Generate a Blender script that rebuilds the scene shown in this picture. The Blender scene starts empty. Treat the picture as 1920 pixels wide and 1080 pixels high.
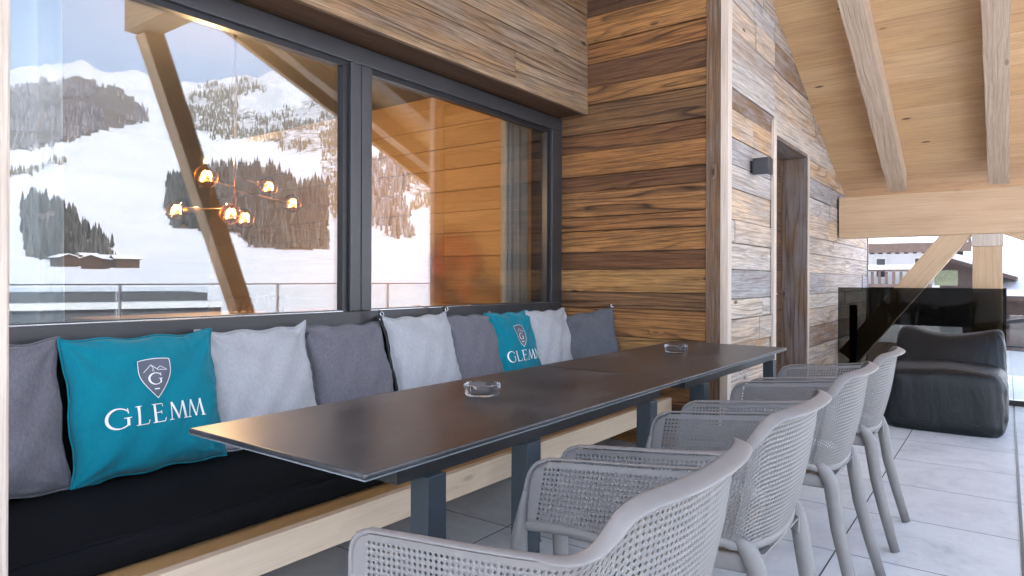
import bpy, bmesh, math, random
import numpy as np
from mathutils import Vector, Matrix
R = math.radians
rnd = random.Random(7)
sc = bpy.context.scene
COL = sc.collection

# ------------------------------------------------------------------ camera, sky, sun, exposure
cam_d = bpy.data.cameras.new('camera'); cam = bpy.data.objects.new('camera', cam_d); COL.objects.link(cam)
cam.location = (0, 0, 1.10)
_f = Vector((-math.sin(R(36.54)), math.cos(R(36.54)), 0)); _r = Vector((math.cos(R(36.54)), math.sin(R(36.54)), 0)); _u = Vector((0, 0, 1))
_ro = R(0.2)
_r2 = _r * math.cos(_ro) + _u * math.sin(_ro); _u2 = _u * math.cos(_ro) - _r * math.sin(_ro)
cam.rotation_euler = Matrix((_r2, _u2, -_f)).transposed().to_euler()
cam_d.sensor_width = 36; cam_d.lens = 1251.8 / 1920 * 36
cam_d.shift_y = -15.6 / 1920
cam_d.clip_end = 30000; cam_d.clip_start = 0.02
sc.camera = cam
SUN_EL, SUN_AZ = R(33), R(256)          # azimuth clockwise from +Y: the sun stands behind the building
w = bpy.data.worlds.new('World'); sc.world = w; w.use_nodes = True
nt = w.node_tree; bg = nt.nodes['Background']
sky = nt.nodes.new('ShaderNodeTexSky'); sky.sky_type = 'NISHITA'; sky.sun_disc = False
sky.sun_elevation = SUN_EL; sky.sun_rotation = SUN_AZ; sky.air_density = 0.8; sky.ozone_density = 0.25; sky.dust_density = 4.0; sky.altitude = 1000
wm = nt.nodes.new('ShaderNodeMix'); wm.data_type = 'RGBA'; wm.blend_type = 'MULTIPLY'; wm.inputs[0].default_value = 1; wm.inputs[7].default_value = (.99, .955, .91, 1)
nt.links.new(sky.outputs[0], wm.inputs[6]); nt.links.new(wm.outputs[2], bg.inputs[0]); bg.inputs[1].default_value = 0.15
sun_d = bpy.data.lights.new('sun', 'SUN'); sun_d.energy = 2.2; sun_d.angle = R(0.5); sun_d.color = (1, .93, .84)
sun = bpy.data.objects.new('sun', sun_d); COL.objects.link(sun)
_s = Vector((math.sin(SUN_AZ) * math.cos(SUN_EL), math.cos(SUN_AZ) * math.cos(SUN_EL), math.sin(SUN_EL)))
sun.rotation_euler = _s.to_track_quat('Z', 'Y').to_euler(); sun.location = (-20, -20, 30)
vs = sc.view_settings; vs.view_transform = 'Standard'; vs.look = 'None'; vs.exposure = 3.05; vs.gamma = 1; vs.use_curve_mapping = False
sc.cycles.max_bounces = 10; sc.cycles.transparent_max_bounces = 16; sc.cycles.diffuse_bounces = 5; sc.cycles.glossy_bounces = 5

# ------------------------------------------------------------------ mesh helpers
ORG = {}
class MB:
    def __init__(s): s.v = []; s.f = []; s.uv = []; s.pr = []; s.mi = []
    def face(s, idx, uv=None, pr=(0, 0, 0), mi=0):
        s.f.append(tuple(idx)); s.uv.append(uv or [(s.v[i][0] + s.v[i][1], s.v[i][2]) for i in idx]); s.pr.append(pr); s.mi.append(mi)
    def board(s, c, L, W, T, pr=None, mi=0):
        "box from corner c along L (grain), W, T"
        c, L, W, T = map(Vector, (c, L, W, T))
        if L.cross(W).dot(T) < 0: c = c + T; T = -T
        pr = pr or (rnd.random(), rnd.random(), rnd.random())
        b = len(s.v); l, w_, t = L.length, W.length, T.length
        for k in (0, 1):
            for j in (0, 1):
                for i in (0, 1): s.v.append(tuple(c + L * i + W * j + T * k))
        def F(q, uv): s.face([b + i for i in q], uv, pr, mi)
        F((0, 2, 3, 1), [(0, 0), (0, w_), (l, w_), (l, 0)])
        F((4, 5, 7, 6), [(0, 0), (l, 0), (l, w_), (0, w_)])
        F((0, 1, 5, 4), [(0, 0), (l, 0), (l, -t), (0, -t)])
        F((2, 6, 7, 3), [(0, w_), (0, w_ + t), (l, w_ + t), (l, w_)])
        F((0, 4, 6, 2), [(0, 0), (t * .2, 0), (t * .2, w_), (0, w_)])
        F((1, 3, 7, 5), [(l, 0), (l, w_), (l + t * .2, w_), (l + t * .2, 0)])
    def box(s, x0, x1, y0, y1, z0, z1, grain='x', pr=None, mi=0):
        dx, dy, dz = (x1 - x0, 0, 0), (0, y1 - y0, 0), (0, 0, z1 - z0)
        a = {'x': (dx, dz, dy), 'y': (dy, dz, dx), 'z': (dz, dy, dx)}[grain]
        s.board((x0, y0, z0), *a, pr=pr, mi=mi)
    def grid(s, fn, nu, nv, closeu=False, pr=(0, 0, 0), mi=0, flip=False, skip=None):
        b = len(s.v); cu = nu if closeu else nu + 1
        for j in range(nv + 1):
            for i in range(cu): s.v.append(tuple(fn(i / nu, j / nv)))
        for j in range(nv):
            for i in range(nu):
                if skip and skip(i, j): continue
                i2 = (i + 1) % cu
                q = [b + j * cu + i, b + j * cu + i2, b + (j + 1) * cu + i2, b + (j + 1) * cu + i]
                uv = [(i / nu, j / nv), ((i + 1) / nu, j / nv), ((i + 1) / nu, (j + 1) / nv), (i / nu, (j + 1) / nv)]
                if flip: q.reverse(); uv.reverse()
                s.face(q, uv, pr, mi)
    def tube(s, pts, rad, n=10, cap=True, pr=(0, 0, 0), up=None, flat=None, closed=False):
        "pts path; rad number or list; flat: (across, along-up) factors with up = list of up vectors"
        P = [Vector(p) for p in pts]; m = len(P); b = len(s.v); prev = None; L = 0; Ls = []
        for i, p in enumerate(P):
            if closed: t = (P[(i + 1) % m] - P[i - 1])
            else: t = (P[min(i + 1, m - 1)] - P[max(i - 1, 0)])
            t = t.normalized() if t.length > 1e-9 else Vector((0, 0, 1))
            if up is not None:
                u_ = Vector(up[i]); u_ = u_ - t * u_.dot(t); u_.normalize()
            elif prev is None:
                u_ = Vector((0, 0, 1)) if abs(t.z) < .9 else Vector((1, 0, 0)); u_ = (u_ - t * u_.dot(t)).normalized()
            else:
                u_ = (prev - t * prev.dot(t)); u_ = u_.normalized() if u_.length > 1e-6 else t.orthogonal().normalized()
            prev = u_; a_ = t.cross(u_)
            r = rad[i] if hasattr(rad, '__len__') else rad
            ra, ru = (r, r) if not hasattr(r, '__len__') else r
            if i: L += (P[i] - P[i - 1]).length
            Ls.append(L)
            for k in range(n):
                an = 2 * math.pi * k / n
                s.v.append(tuple(p + a_ * math.cos(an) * ra + u_ * math.sin(an) * ru))
        for i in range(m if closed else m - 1):
            i2 = (i + 1) % m
            for k in range(n):
                k2 = (k + 1) % n
                s.face([b + i * n + k, b + i * n + k2, b + i2 * n + k2, b + i2 * n + k],
                       [(Ls[i], k * .01), (Ls[i], k * .01 + .01), (Ls[i2], k * .01 + .01), (Ls[i2], k * .01)], pr)
        if cap and not closed:
            s.face([b + k for k in reversed(range(n))], None, pr); s.face([b + (m - 1) * n + k for k in range(n)], None, pr)
    def lathe(s, prof, c, n=32, pr=(0, 0, 0), fn=None):
        "prof [(r,z)] closed around z at c"
        m = len(prof)
        def g(a, b_):
            i = min(int(round(b_ * (m - 1))), m - 1); r, z = prof[i]; an = a * 2 * math.pi
            if fn: r, z = fn(r, z, an, i)
            return (c[0] + r * math.cos(an), c[1] + r * math.sin(an), c[2] + z)
        s.grid(g, n, m - 1, closeu=True, pr=pr)
    def build(s, name, mat, parent=None, smooth=False, bevel=0, loc=None, seg=2, weld=False):
        v = np.array(s.v, dtype=float).reshape(-1, 3)
        if parent is not None: o0 = np.array(ORG[parent.name])
        elif loc is not None: o0 = np.array(loc, float)
        else: o0 = np.array([v[:, 0].mean(), v[:, 1].mean(), v[:, 2].min()])
        me = bpy.data.meshes.new(name); me.from_pydata((v - o0).tolist(), [], s.f)
        uvl = me.uv_layers.new(name='UVMap'); uvl.data.foreach_set('uv', np.array([c for f in s.uv for p in f for c in p], dtype=np.float32))
        ca = me.attributes.new('pr', 'FLOAT_COLOR', 'CORNER')
        ca.data.foreach_set('color', np.array([c for f, p in zip(s.f, s.pr) for _ in f for c in (p[0], p[1], p[2], 1)], dtype=np.float32))
        me.polygons.foreach_set('use_smooth', [smooth] * len(s.f))
        for m_ in (mat if isinstance(mat, (list, tuple)) else [mat]): me.materials.append(m_)
        me.polygons.foreach_set('material_index', s.mi)
        if weld:
            bm = bmesh.new(); bm.from_mesh(me); bmesh.ops.remove_doubles(bm, verts=bm.verts, dist=1e-4); bm.to_mesh(me); bm.free()
        me.update()
        o = bpy.data.objects.new(name, me); COL.objects.link(o)
        if parent is not None: o.parent = parent
        else: o.location = o0
        ORG[o.name] = tuple(o0)
        if bevel:
            md = o.modifiers.new('bevel', 'BEVEL'); md.width = bevel; md.segments = seg; md.limit_method = 'ANGLE'; md.angle_limit = R(40); md.use_clamp_overlap = True
        return o
def tag(o, label=None, cat=None, group=None, kind=None):
    if label: o['label'] = label
    if cat: o['category'] = cat
    if group: o['group'] = group
    if kind: o['kind'] = kind
    return o
def root(name, label, cat, loc, group=None):
    o = bpy.data.objects.new(name, None); COL.objects.link(o); o.location = loc; ORG[o.name] = tuple(loc); o.empty_display_size = .1
    return tag(o, label, cat, group)
def smin(a, b, t): t = max(0, min(1, t)); t = t * t * (3 - 2 * t); return a + (b - a) * t

# ------------------------------------------------------------------ materials
def newmat(name):
    m = bpy.data.materials.new(name); m.use_nodes = True; n = m.node_tree; b = n.nodes['Principled BSDF']; return m, n, b
def N(n, t, **k):
    o = n.nodes.new(t)
    for a, b in k.items(): setattr(o, a, b)
    return o
def math_(n, op, a, b=None, clamp=False):
    o = N(n, 'ShaderNodeMath', operation=op); o.use_clamp = clamp
    for i, x in enumerate((a, b)):
        if x is None: continue
        if isinstance(x, (int, float)): o.inputs[i].default_value = x
        else: n.links.new(x, o.inputs[i])
    return o.outputs[0]
def mixc(n, fac, a, b, blend='MIX'):
    o = N(n, 'ShaderNodeMix', data_type='RGBA', blend_type=blend)
    for i, x in ((0, fac), (6, a), (7, b)):
        if isinstance(x, (int, float)): o.inputs[i].default_value = x
        elif isinstance(x, (tuple, list)): o.inputs[i].default_value = (*x[:3], 1)
        else: n.links.new(x, o.inputs[i])
    return o.outputs[2]
def ramp(n, fac, stops, interp='LINEAR'):
    o = N(n, 'ShaderNodeValToRGB'); o.color_ramp.interpolation = interp; e = o.color_ramp.elements
    while len(e) < len(stops): e.new(.5)
    for i, (p, c) in enumerate(stops):
        e[i].position = p; e[i].color = (*c, 1) if hasattr(c, '__len__') else (c, c, c, 1)
    n.links.new(fac, o.inputs[0]); return o.outputs[0]
def comb(n, x, y, z=0.0):
    o = N(n, 'ShaderNodeCombineXYZ')
    for i, q in enumerate((x, y, z)):
        if isinstance(q, (int, float)): o.inputs[i].default_value = q
        else: n.links.new(q, o.inputs[i])
    return o.outputs[0]
def noise(n, vec, scale, detail=3, rough=.55, dist=0):
    o = N(n, 'ShaderNodeTexNoise'); o.inputs['Scale'].default_value = scale; o.inputs['Detail'].default_value = detail
    o.inputs['Roughness'].default_value = rough; o.inputs['Distortion'].default_value = dist
    if vec is not None: n.links.new(vec, o.inputs['Vector'])
    return o.outputs[0]
def bump(n, b, h, strength, dist=.002):
    o = N(n, 'ShaderNodeBump'); o.inputs['Strength'].default_value = strength; o.inputs['Distance'].default_value = dist
    n.links.new(h, o.inputs['Height']); n.links.new(o.outputs[0], b.inputs['Normal']); return o

def wood(name, tones, dark, ring=.5, rfreq=22, ramp_amp=2.4, us=.45, fibre=.35, knots=.6, rough=.7, bumps=.5, grey=None, greyamt=0, bands=0):
    m, n, b = newmat(name)
    uv = N(n, 'ShaderNodeUVMap'); sp = N(n, 'ShaderNodeSeparateXYZ'); n.links.new(uv.outputs[0], sp.inputs[0])
    at = N(n, 'ShaderNodeAttribute', attribute_name='pr'); ap = N(n, 'ShaderNodeSeparateXYZ'); n.links.new(at.outputs[1], ap.inputs[0])
    U, V = sp.outputs[0], sp.outputs[1]; a, b_, c_ = ap.outputs[0], ap.outputs[1], ap.outputs[2]
    U = math_(n, 'ADD', U, math_(n, 'MULTIPLY', a, 41)); V = math_(n, 'ADD', V, math_(n, 'MULTIPLY', b_, 23)); S = math_(n, 'MULTIPLY', c_, 31)
    n1 = noise(n, comb(n, math_(n, 'MULTIPLY', U, us), math_(n, 'MULTIPLY', V, 4.5), S), 1, 2, .5)
    ph = math_(n, 'ADD', math_(n, 'MULTIPLY', V, rfreq), math_(n, 'MULTIPLY', n1, ramp_amp * 4))
    # knots bend the rings
    vo = N(n, 'ShaderNodeTexVoronoi'); vo.inputs['Scale'].default_value = 1
    n.links.new(comb(n, math_(n, 'MULTIPLY', U, 1.9), math_(n, 'MULTIPLY', V, 5.2), S), vo.inputs['Vector'])
    kd = vo.outputs['Distance']
    kn = math_(n, 'SUBTRACT', 1, math_(n, 'MULTIPLY', kd, 6.5), clamp=True)
    ph = math_(n, 'ADD', ph, math_(n, 'MULTIPLY', math_(n, 'POWER', kn, 1.5), 2.5))
    rg = math_(n, 'FRACT', ph); rg = ramp(n, rg, [(0, 0), (.5, .08), (.72, .45), (.88, 1), (1, 0)])
    fb = noise(n, comb(n, math_(n, 'MULTIPLY', U, 5), math_(n, 'MULTIPLY', V, 230), S), 1, 4, .65)
    st = noise(n, comb(n, math_(n, 'MULTIPLY', U, 1.3), math_(n, 'MULTIPLY', V, 62), math_(n, 'ADD', S, 5)), 1, 4, .7)
    bl = noise(n, comb(n, math_(n, 'MULTIPLY', U, 1.6), math_(n, 'MULTIPLY', V, 7), math_(n, 'ADD', S, 9)), 1, 4, .6)
    base = ramp(n, c_, tones)
    col = mixc(n, math_(n, 'MULTIPLY', ramp(n, bl, [(.38, 0), (.62, 1)]), .30), base, mixc(n, .5, base, dark), 'MIX')
    if grey is not None:
        gm = math_(n, 'MULTIPLY', ramp(n, noise(n, comb(n, math_(n, 'MULTIPLY', U, 2.3), math_(n, 'MULTIPLY', V, 9), math_(n, 'ADD', S, 3)), 1, 5, .65), [(.42, 0), (.6, 1)]), greyamt)
        col = mixc(n, gm, col, grey)
    mod = math_(n, 'MULTIPLY', ramp(n, bl, [(.3, .25), (.65, 1)]), ring)
    mod2 = math_(n, 'MULTIPLY', mod, math_(n, 'ADD', .35, math_(n, 'MULTIPLY', a, .9)))
    col = mixc(n, math_(n, 'MULTIPLY', rg, mod2, clamp=True), col, dark)
    col = mixc(n, math_(n, 'MULTIPLY', ramp(n, fb, [(.35, 1), (.6, 0)]), fibre), col, mixc(n, .75, col, dark))
    col = mixc(n, math_(n, 'MULTIPLY', ramp(n, st, [(.36, 1), (.56, 0)]), fibre * .9), col, mixc(n, .6, col, dark))
    col = mixc(n, math_(n, 'MULTIPLY', ramp(n, st, [(.55, 0), (.72, 1)]), fibre * .35), col, tuple(.5 + .5 * 0 for _ in range(3)) if False else mixc(n, 1.0, col, (1.35, 1.3, 1.25), 'MULTIPLY'))
    kk = ramp(n, kd, [(.0, 1), (.045, 1), (.085, 0)])
    ksel = math_(n, 'GREATER_THAN', noise(n, vo.outputs['Position'], 3.1, 0), .44)
    col = mixc(n, math_(n, 'MULTIPLY', math_(n, 'MULTIPLY', kk, ksel), knots), col, tuple(x * .45 for x in dark))
    n.links.new(col, b.inputs['Base Color']); b.inputs['Roughness'].default_value = rough
    b.inputs['Specular IOR Level'].default_value = .3
    h = math_(n, 'ADD', math_(n, 'MULTIPLY', rg, -.6), math_(n, 'MULTIPLY', fb, 1.2)); h = math_(n, 'SUBTRACT', h, math_(n, 'MULTIPLY', kk, .8))
    bump(n, b, h, bumps, .003)
    return m
def plain(name, c, rough=.5, metal=0, nscale=0, namt=.15, bumps=0, bscale=200, spec=.5, bdist=.001):
    m, n, b = newmat(name); b.inputs['Roughness'].default_value = rough; b.inputs['Metallic'].default_value = metal; b.inputs['Base Color'].default_value = (*c, 1)
    b.inputs['Specular IOR Level'].default_value = spec
    tc = N(n, 'ShaderNodeTexCoord')
    if nscale:
        nz = noise(n, tc.outputs['Object'], nscale, 5, .6)
        n.links.new(mixc(n, ramp(n, nz, [(.3, 0), (.7, 1)]), tuple(x * (1 - namt) for x in c), tuple(min(1, x * (1 + namt)) for x in c)), b.inputs['Base Color'])
        n.links.new(math_(n, 'ADD', rough - .06, math_(n, 'MULTIPLY', nz, .12)), b.inputs['Roughness'])
    if bumps: bump(n, b, noise(n, tc.outputs['Object'], bscale, 3), bumps, bdist)
    return m
def fabric(name, c, c2, sc_=900, rough=.95, melange=.5):
    m, n, b = newmat(name); tc = N(n, 'ShaderNodeTexCoord')
    mp = N(n, 'ShaderNodeMapping'); mp.inputs['Scale'].default_value = (1, .35, 1); n.links.new(tc.outputs['Object'], mp.inputs[0])
    nz = noise(n, mp.outputs[0], sc_ * .35, 3, .7); big = noise(n, tc.outputs['Object'], 9, 4)
    mp2 = N(n, 'ShaderNodeMapping'); mp2.inputs['Scale'].default_value = (150, 150, 42); n.links.new(tc.outputs['Object'], mp2.inputs[0]); n2 = noise(n, mp2.outputs[0], 1, 4, .75)
    f = math_(n, 'MULTIPLY', ramp(n, math_(n, 'ADD', math_(n, 'MULTIPLY', nz, .35), math_(n, 'MULTIPLY', n2, .65)), [(.38, 0), (.62, 1)]), melange)
    col = mixc(n, f, c, c2); col = mixc(n, math_(n, 'MULTIPLY', big, .22), col, tuple(x * .6 for x in c))
    n.links.new(col, b.inputs['Base Color']); b.inputs['Roughness'].default_value = rough
    b.inputs['Sheen Weight'].default_value = .15; b.inputs['Specular IOR Level'].default_value = .2
    bump(n, b, math_(n, 'ADD', nz, math_(n, 'MULTIPLY', noise(n, tc.outputs['Object'], 30, 3), 1.2)), .35, .0015)
    return m

M = {}
M['oldbrown'] = wood('reclaimed_brown_wood', [(0, (.33, .140, .044)), (.25, (.50, .245, .080)), (.45, (.16, .075, .033)), (.55, (.38, .170, .056)), (.75, (.56, .32, .115)), (.9, (.11, .056, .030)), (1, (.31, .17, .075))],
                     (.022, .010, .006), ring=1.0, rfreq=20, ramp_amp=2.6, fibre=.85, knots=.9, rough=.62, bumps=1.0, grey=(.17, .11, .07), greyamt=.15)
M['oldpale'] = wood('reclaimed_pale_wood', [(0, (.82, .68, .50)), (.2, (.66, .64, .62)), (.4, (.80, .54, .31)), (.53, (.22, .12, .07)), (.60, (.72, .63, .53)), (.8, (.78, .57, .38)), (1, (.42, .42, .43))],
                    (.11, .065, .035), ring=.7, rfreq=14, fibre=.75, knots=.8, rough=.75, bumps=1.0, grey=(.50, .51, .53), greyamt=.5)
M['oldgrey'] = wood('reclaimed_grey_wood', [(0, (.24, .135, .062)), (.3, (.36, .225, .12)), (.5, (.20, .115, .06)), (.7, (.44, .295, .165)), (1, (.28, .18, .105))],
                    (.05, .026, .013), ring=.95, rfreq=18, fibre=.9, knots=.8, rough=.75, bumps=.9, grey=(.30, .265, .23), greyamt=.45)
M['header_under'] = wood('dark_brown_wood', [(0, (.12, .06, .03)), (1, (.18, .09, .045))], (.02, .012, .008), ring=.7, fibre=.5, rough=.7)
M['jamb'] = wood('jamb_wood', [(0, (.22, .15, .10)), (1, (.25, .17, .11))], (.06, .035, .022), ring=.8, rfreq=20, fibre=.5, knots=.7, rough=.7, grey=(.25, .27, .32), greyamt=.5)
M['trim'] = wood('pale_trim_wood', [(0, (.60, .50, .40)), (1, (.70, .62, .54))], (.22, .15, .10), ring=.4, fibre=.4, knots=.4, rough=.75)
M['spruce'] = wood('spruce_boards', [(0, (.60, .385, .20)), (.5, (.67, .45, .245)), (1, (.60, .385, .19))], (.26, .13, .06), ring=.34, rfreq=26, fibre=.3, knots=1.0, rough=.6, bumps=.2)
M['beam'] = wood('spruce_beam', [(0, (.60, .43, .27)), (1, (.68, .50, .33))], (.32, .19, .10), ring=.35, rfreq=24, fibre=.3, knots=.75, rough=.65, bumps=.35)
M['rafter'] = wood('hewn_rafter', [(0, (.52, .41, .30)), (1, (.58, .46, .34))], (.26, .17, .11), ring=.35, rfreq=30, fibre=.55, knots=.5, rough=.8, bumps=1.0)
M['bench'] = wood('bench_spruce', [(0, (.74, .59, .42)), (1, (.80, .65, .48))], (.44, .29, .17), ring=.35, rfreq=20, fibre=.15, knots=.3, rough=.55, bumps=.15)
M['goldwood'] = wood('golden_room_boards', [(0, (.78, .47, .19)), (1, (.84, .54, .24))], (.38, .19, .06), ring=.3, rfreq=14, fibre=.2, knots=.3, rough=.5, bumps=.1)
M['ledge'] = wood('bounce_toned_ledge', [(0, (.50, .31, .13)), (1, (.54, .34, .15))], (.33, .19, .08), ring=.3, rfreq=20, fibre=.15, knots=.2, rough=.5, bumps=.1)  # gold tone carries the shade and warm bounce on the bench ledge
M['interior'] = wood('interior_oak', [(0, (.40, .22, .10)), (1, (.50, .28, .13))], (.25, .13, .06), ring=.25, fibre=.2, knots=.3, rough=.5, bumps=.1)
M['alu'] = plain('anthracite_aluminium', (.060, .060, .064), .36, .4, 3, .08)
M['black'] = plain('black_metal', (.012, .013, .015), .38, 0)
M['edge'] = plain('edge_highlight', (.17, .19, .20), .4)  # pale tone paints the bevel highlight along the table edge
M['steel'] = plain('blue_grey_steel', (.028, .041, .050), .42, .1, 8, .12)
M['chrome'] = plain('brushed_steel', (.55, .56, .58), .25, .9)
M['white'] = plain('white_paint', (.78, .78, .78), .6)
M['zip'] = plain('black_strap', (.012, .012, .014), .6)
M['plastic'] = plain('dove_grey_plastic', (.215, .203, .195), .42, 0, 40, .04, .12, 900, .45)
M['teal'] = fabric('teal_fabric', (.0, .175, .235), (.003, .23, .30), melange=.45)
M['lgrey'] = fabric('light_grey_fabric', (.34, .355, .37), (.52, .535, .55), melange=.55)
M['dgrey'] = fabric('mid_grey_fabric', (.115, .112, .132), (.225, .218, .24), melange=.6)
M['bgrey'] = fabric('slate_fabric', (.085, .092, .108), (.15, .16, .18), melange=.6)
M['cushion'] = fabric('charcoal_upholstery', (.010, .0108, .0125), (.017, .018, .020), melange=.5)
M['cushion'].node_tree.nodes['Principled BSDF'].inputs['Sheen Weight'].default_value = 0; M['cushion'].node_tree.nodes['Principled BSDF'].inputs['Specular IOR Level'].default_value = .05
M['curtain'] = fabric('curtain_fabric', (.50, .54, .56), (.58, .62, .64), melange=.3)
M['printw'] = plain('white_print', (.78, .80, .80), .8)
M['printd'] = plain('dark_grey_print', (.10, .11, .14), .8)
def leather():
    m, n, b = newmat('dark_leatherette'); tc = N(n, 'ShaderNodeTexCoord'); b.inputs['Base Color'].default_value = (.0035, .0060, .0085, 1); b.inputs['Roughness'].default_value = .42
    b.inputs['Specular IOR Level'].default_value = .5
    mpl = N(n, 'ShaderNodeMapping'); mpl.inputs['Scale'].default_value = (9, 9, 2.6); n.links.new(tc.outputs['Object'], mpl.inputs[0])
    v = N(n, 'ShaderNodeTexVoronoi'); v.inputs['Scale'].default_value = 260; n.links.new(tc.outputs['Object'], v.inputs['Vector'])
    bump(n, b, math_(n, 'ADD', v.outputs['Distance'], math_(n, 'MULTIPLY', noise(n, mpl.outputs[0], 1, 3, .5, 1.0), 12)), .28, .004); return m
M['leather'] = leather()
def ceramic():
    m, n, b = newmat('ceramic_top'); tc = N(n, 'ShaderNodeTexCoord'); mp = N(n, 'ShaderNodeMapping'); mp.inputs['Scale'].default_value = (1, .6, 1); n.links.new(tc.outputs['Object'], mp.inputs[0])
    a = noise(n, mp.outputs[0], 4, 4, .6, .2); c = noise(n, mp.outputs[0], 28, 4, .6)
    k = math_(n, 'ADD', math_(n, 'MULTIPLY', a, .7), math_(n, 'MULTIPLY', c, .3))
    n.links.new(ramp(n, k, [(.32, (.014, .016, .018)), (.5, (.033, .036, .040)), (.64, (.088, .092, .098))]), b.inputs['Base Color'])
    n.links.new(ramp(n, k, [(.3, .29), (.7, .40)]), b.inputs['Roughness']); b.inputs['Specular IOR Level'].default_value = .95; return m
M['ceramic'] = ceramic()
def tiles():
    m, n, b = newmat('stone_tiles'); tc = N(n, 'ShaderNodeTexCoord'); sp = N(n, 'ShaderNodeSeparateXYZ'); n.links.new(tc.outputs['Object'], sp.inputs[0])
    X, Y = sp.outputs[0], sp.outputs[1]
    tx = math_(n, 'DIVIDE', math_(n, 'SUBTRACT', X, .055), .613); ix = math_(n, 'FLOOR', tx)
    odd = math_(n, 'FLOORED_MODULO', ix, 2)
    ty = math_(n, 'DIVIDE', math_(n, 'SUBTRACT', math_(n, 'SUBTRACT', Y, 2.97), math_(n, 'MULTIPLY', odd, .0)), .593); iy = math_(n, 'FLOOR', ty)
    dx = math_(n, 'MULTIPLY', math_(n, 'ABSOLUTE', math_(n, 'SUBTRACT', math_(n, 'FRACT', tx), .5)), .613)
    dy = math_(n, 'MULTIPLY', math_(n, 'ABSOLUTE', math_(n, 'SUBTRACT', math_(n, 'FRACT', ty), .5)), .593)
    jx = math_(n, 'GREATER_THAN', dx, .3035); jy = math_(n, 'GREATER_THAN', dy, .2940); j = math_(n, 'MAXIMUM', jx, jy)
    wn = N(n, 'ShaderNodeTexWhiteNoise'); n.links.new(comb(n, ix, iy, 0), wn.inputs[0])
    off = N(n, 'ShaderNodeVectorMath', operation='SCALE'); n.links.new(wn.outputs['Color'], off.inputs[0]); off.inputs['Scale'].default_value = 30
    ad = N(n, 'ShaderNodeVectorMath', operation='ADD'); n.links.new(tc.outputs['Object'], ad.inputs[0]); n.links.new(off.outputs[0], ad.inputs[1])
    a = noise(n, ad.outputs[0], 3.2, 8, .68, .9); c = noise(n, ad.outputs[0], 22, 5, .6, .5)
    k = math_(n, 'ADD', math_(n, 'MULTIPLY', a, .7), math_(n, 'MULTIPLY', c, .3))
    col = ramp(n, k, [(.28, (.46, .475, .49)), (.42, (.66, .68, .70)), (.55, (.77, .785, .80)), (.72, (.62, .64, .665))])
    col = mixc(n, math_(n, 'MULTIPLY', wn.outputs[0], .18), col, (.50, .52, .55))
    col = mixc(n, math_(n, 'MULTIPLY', ramp(n, noise(n, tc.outputs['Object'], 1.3, 6, .65, .6), [(.52, 0), (.68, 1)]), .30), col, (.36, .37, .39))
    col = mixc(n, j, col, (.035, .036, .038)); n.links.new(col, b.inputs['Base Color'])
    n.links.new(ramp(n, k, [(.3, .42), (.7, .6)]), b.inputs['Roughness'])
    bump(n, b, math_(n, 'SUBTRACT', math_(n, 'MULTIPLY', k, .5), j), .35, .002); return m
M['tiles'] = tiles()
def glass_mat(name, fac, tint, rough=0.0, gcol=(1, 1, 1)):
    m, n, b = newmat(name); n.nodes.remove(b); out = n.nodes['Material Output']
    g = N(n, 'ShaderNodeBsdfGlossy'); g.inputs['Roughness'].default_value = rough; g.inputs['Color'].default_value = (*gcol, 1)
    t = N(n, 'ShaderNodeBsdfTransparent'); t.inputs[0].default_value = (*tint, 1)
    lw = N(n, 'ShaderNodeLayerWeight'); lw.inputs[0].default_value = .12
    f = math_(n, 'ADD', fac, math_(n, 'MULTIPLY', lw.outputs['Fresnel'], .9), clamp=True)
    mx = N(n, 'ShaderNodeMixShader'); n.links.new(f, mx.inputs[0]); n.links.new(t.outputs[0], mx.inputs[1]); n.links.new(g.outputs[0], mx.inputs[2]); n.links.new(mx.outputs[0], out.inputs[0]); return m
M['glass'] = glass_mat('coated_window_glass', .165, (.80, .82, .82), 0.0, (.92, .96, 1))
M['clear'] = glass_mat('clear_glass', .02, (.93, .96, .96))
M['tinted'] = glass_mat('tinted_glass', .0, (.33, .33, .31))
def realglass():
    m, n, b = newmat('cast_glass'); b.inputs['Transmission Weight'].default_value = 1; b.inputs['Roughness'].default_value = .03; b.inputs['IOR'].default_value = 1.5; b.inputs['Base Color'].default_value = (.93, .96, 1, 1); return m
M['cast'] = realglass()
def emit(name, c, s):
    m, n, b = newmat(name); b.inputs['Emission Color'].default_value = (*c, 1); b.inputs['Emission Strength'].default_value = s; b.inputs['Base Color'].default_value = (*c, 1); return m
M['filament'] = emit('filament', (1, .55, .18), 9)
M['amber'] = glass_mat('amber_bulb_glass', .10, (1.0, .66, .34))
M['brass'] = plain('brass', (.55, .33, .14), .3, .9)
def snowm():
    m, n, b = newmat('snow'); tc = N(n, 'ShaderNodeTexCoord'); at = N(n, 'ShaderNodeAttribute', attribute_name='pr'); ap = N(n, 'ShaderNodeSeparateXYZ'); n.links.new(at.outputs[1], ap.inputs[0])
    a = noise(n, tc.outputs['Object'], .012, 8, .6); c = noise(n, tc.outputs['Object'], .05, 5, .7)
    s = mixc(n, ramp(n, a, [(.35, 0), (.65, 1)]), (.74, .77, .82), (.83, .84, .85))
    fl = mixc(n, c, (.13, .105, .085), (.24, .20, .165))
    th = math_(n, 'ADD', ap.outputs[0], math_(n, 'MULTIPLY', math_(n, 'SUBTRACT', c, .5), 1.0))
    n.links.new(mixc(n, ramp(n, th, [(.45, 0), (.6, 1)]), s, fl), b.inputs['Base Color']); b.inputs['Roughness'].default_value = .85; b.inputs['Specular IOR Level'].default_value = .2; return m
M['snow'] = snowm()
M['roofsnow'] = plain('roof_snow', (.82, .83, .86), .8, 0, 1.2, .05)
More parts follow.
